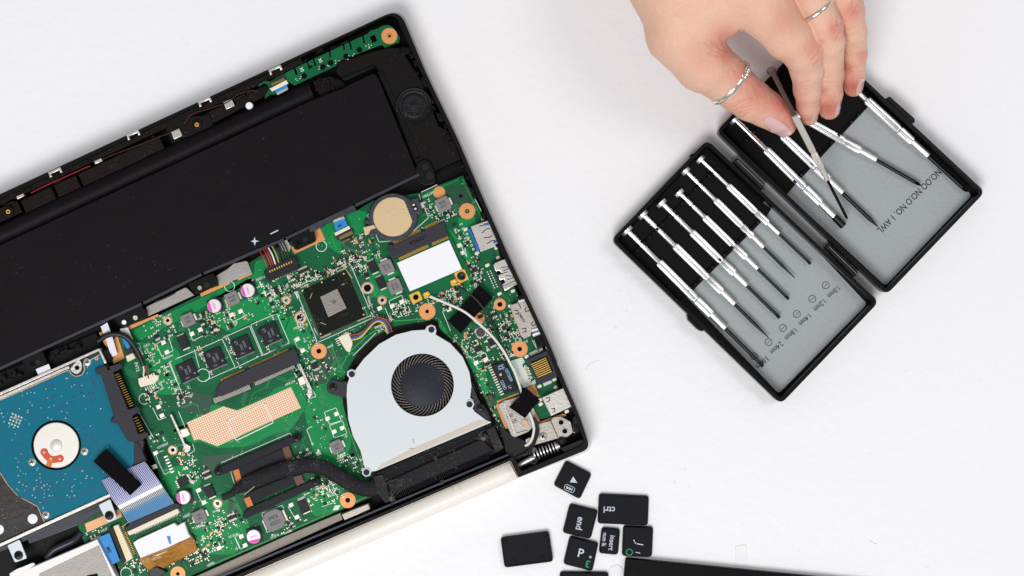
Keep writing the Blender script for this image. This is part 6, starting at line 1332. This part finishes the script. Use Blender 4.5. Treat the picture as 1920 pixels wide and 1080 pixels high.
# nails: laid on the fingers' surface
bvh = BVHTree.FromPolygons([tuple(v) for v in V], [tuple(q) for q in Q.tolist()])
M['nail'] = mat('fingernail', (232, 184, 182), .14, coat=.6, var=(300, .05)); M['nail'].node_tree.nodes['Principled BSDF'].inputs['Subsurface Weight'].default_value = .1
M['nailtip'] = mat('nail_tip', (240, 222, 206), .2, coat=.5)
def nail(poly, tipdir, lift=1.0):
    poly = rnd(poly, 6, 4); xs = [p[0] for p in poly]; ys = [p[1] for p in poly]; st = 1.5
    nx_ = int((max(xs)-min(xs))/st)+3; ny_ = int((max(ys)-min(ys))/st)+3; x0, y0 = min(xs)-st, min(ys)-st
    hit = {}; vs = []; cam_ = Vector((0, 0, D))
    cx, cy = sum(xs)/len(xs), sum(ys)/len(ys)
    for i in range(nx_):
        for j in range(ny_):
            x, y = x0+i*st, y0+j*st
            if not inside((x, y), poly): continue
            d = (Vector(((x-960), (540-y), 0))-cam_).normalized(); loc, nor, ix, ds = bvh.ray_cast(cam_, d)
            if loc is None: continue
            hit[(i, j)] = len(vs); vs.append(tuple(loc+nor*lift))
    fs = []; mi = []
    for (i, j), a in hit.items():
        q = [hit.get((i, j)), hit.get((i, j+1)), hit.get((i+1, j+1)), hit.get((i+1, j))]
        if None in q: continue
        fs.append(tuple(q)); x, y = x0+i*st, y0+j*st; mi.append(1 if (x-cx)*tipdir[0]+(y-cy)*tipdir[1] > tipdir[2] else 0)
    if not fs: print('NAIL MISS'); return
    g = G(); g.v = vs; g.f = fs; g.m = mi; o = part(g, 'fingernail', [M['nail'], M['nailtip']], person, smooth=60)
    md = o.modifiers.new('thickness', 'SOLIDIFY'); md.thickness = 1.2*S; md.offset = -1
nail(zh([(1040, 815), (1075, 783), (1120, 785), (1185, 828), (1238, 882), (1256, 930), (1242, 955), (1195, 945), (1105, 900)]), (.8, .6, 17))
nail(zh([(1390, 770), (1408, 750), (1405, 800), (1375, 850), (1350, 878), (1362, 830)]), (0, 1, 13)); nail(zh([(1560, 680), (1578, 690), (1575, 760), (1545, 825), (1528, 832), (1524, 790), (1535, 730)]), (-.2, 1, 16)); nail(zh([(1700, 530), (1730, 520), (1735, 580), (1712, 640), (1690, 668), (1668, 655), (1672, 600)]), (-.3, 1, 15))
# ================================================================ rings
def ringband(center, r, axis, wdt, thick, label, lo=0):
    t = thing('ring', label, 'ring', center[0], center[1], center[2]); c = Vector(W(*center))/S; ax = Vector(axis).normalized()
    e1 = ax.cross(Vector((0, 0, 1))).normalized(); e2 = ax.cross(e1)
    g = G(); n = 64; sec = [(-wdt/2, 0), (-wdt/2, thick*.6), (-wdt*.25, thick), (wdt*.25, thick), (wdt/2, thick*.6), (wdt/2, 0)]; vs = []; m = len(sec)
    for i in range(n):
        a = 2*math.pi*i/n; dr = e1*math.cos(a)+e2*math.sin(a)
        for u_, h_ in sec: vs.append(tuple(c+dr*(r+h_)+ax*u_))
    g.add(vs, [(i*m+j, ((i+1) % n)*m+j, ((i+1) % n)*m+(j+1) % m, i*m+(j+1) % m) for i in range(n) for j in range(m)]); part(g, 'band', M['chrome2'], t, smooth=50)
    return t, c, e1, e2, ax
M['chrome2'] = mat('polished_silver', (236, 230, 222), .18, metal=1, bump=(900, .4)); M['tarnish'] = mat('tarnished_silver', (60, 54, 52), .4, metal=.8)
AX = P3(1385, 165, 205)-P3(1357, 140, 222); rc = (1368, 156, 192.5)
t, c, e1, e2, ax = ringband(rc, 44.0, (.78, -.63, -.3), 9, 3.0, 'silver thumb ring with an engraved leaf front')
for i in range(9):
    for s_ in (-1, 1):
        best = None
        a = math.radians(i*7.5)
        for base_a in (0,):
            th = ANG0+a if False else a
        dr = lambda th: e1*math.cos(th)+e2*math.sin(th)
        # the leaf sits on the side of the ring nearest the index finger
        th0 = min((math.radians(k_) for k_ in range(0, 360, 5)), key=lambda th: -(dr(th).x*.62+dr(th).y*.62+dr(th).z*.48)); th = th0+math.radians((i-4)*8)
        p = c+dr(th)*47.5; p2 = p+ax*(5.4*s_)+(dr(th+.09)-dr(th))*47.5*.9
        g = G(True); q0 = p+ax*.6*s_; off3 = Vector(t.location)/S; pts = [q0*(1-u_)+p2*u_-off3 for u_ in (0, .3, .6, 1)]
        g.tube([tuple(x) for x in pts], [1.0, 2.6, 2.2, .6], 8); part(g, 'leaf', M['chrome2'], t)
AX = P3(1548, 48, 305)-P3(1512, -30, 338)
ringband((1531, 20, 296), 33.8, (AX[0]*1.3, AX[1]*.9, AX[2]*.4), 6, 2.2, 'plain thin silver band on the middle finger')
print('objects', len(bpy.data.objects), 'tris~', sum(len(o.data.polygons) for o in bpy.data.objects if o.type == 'MESH'))
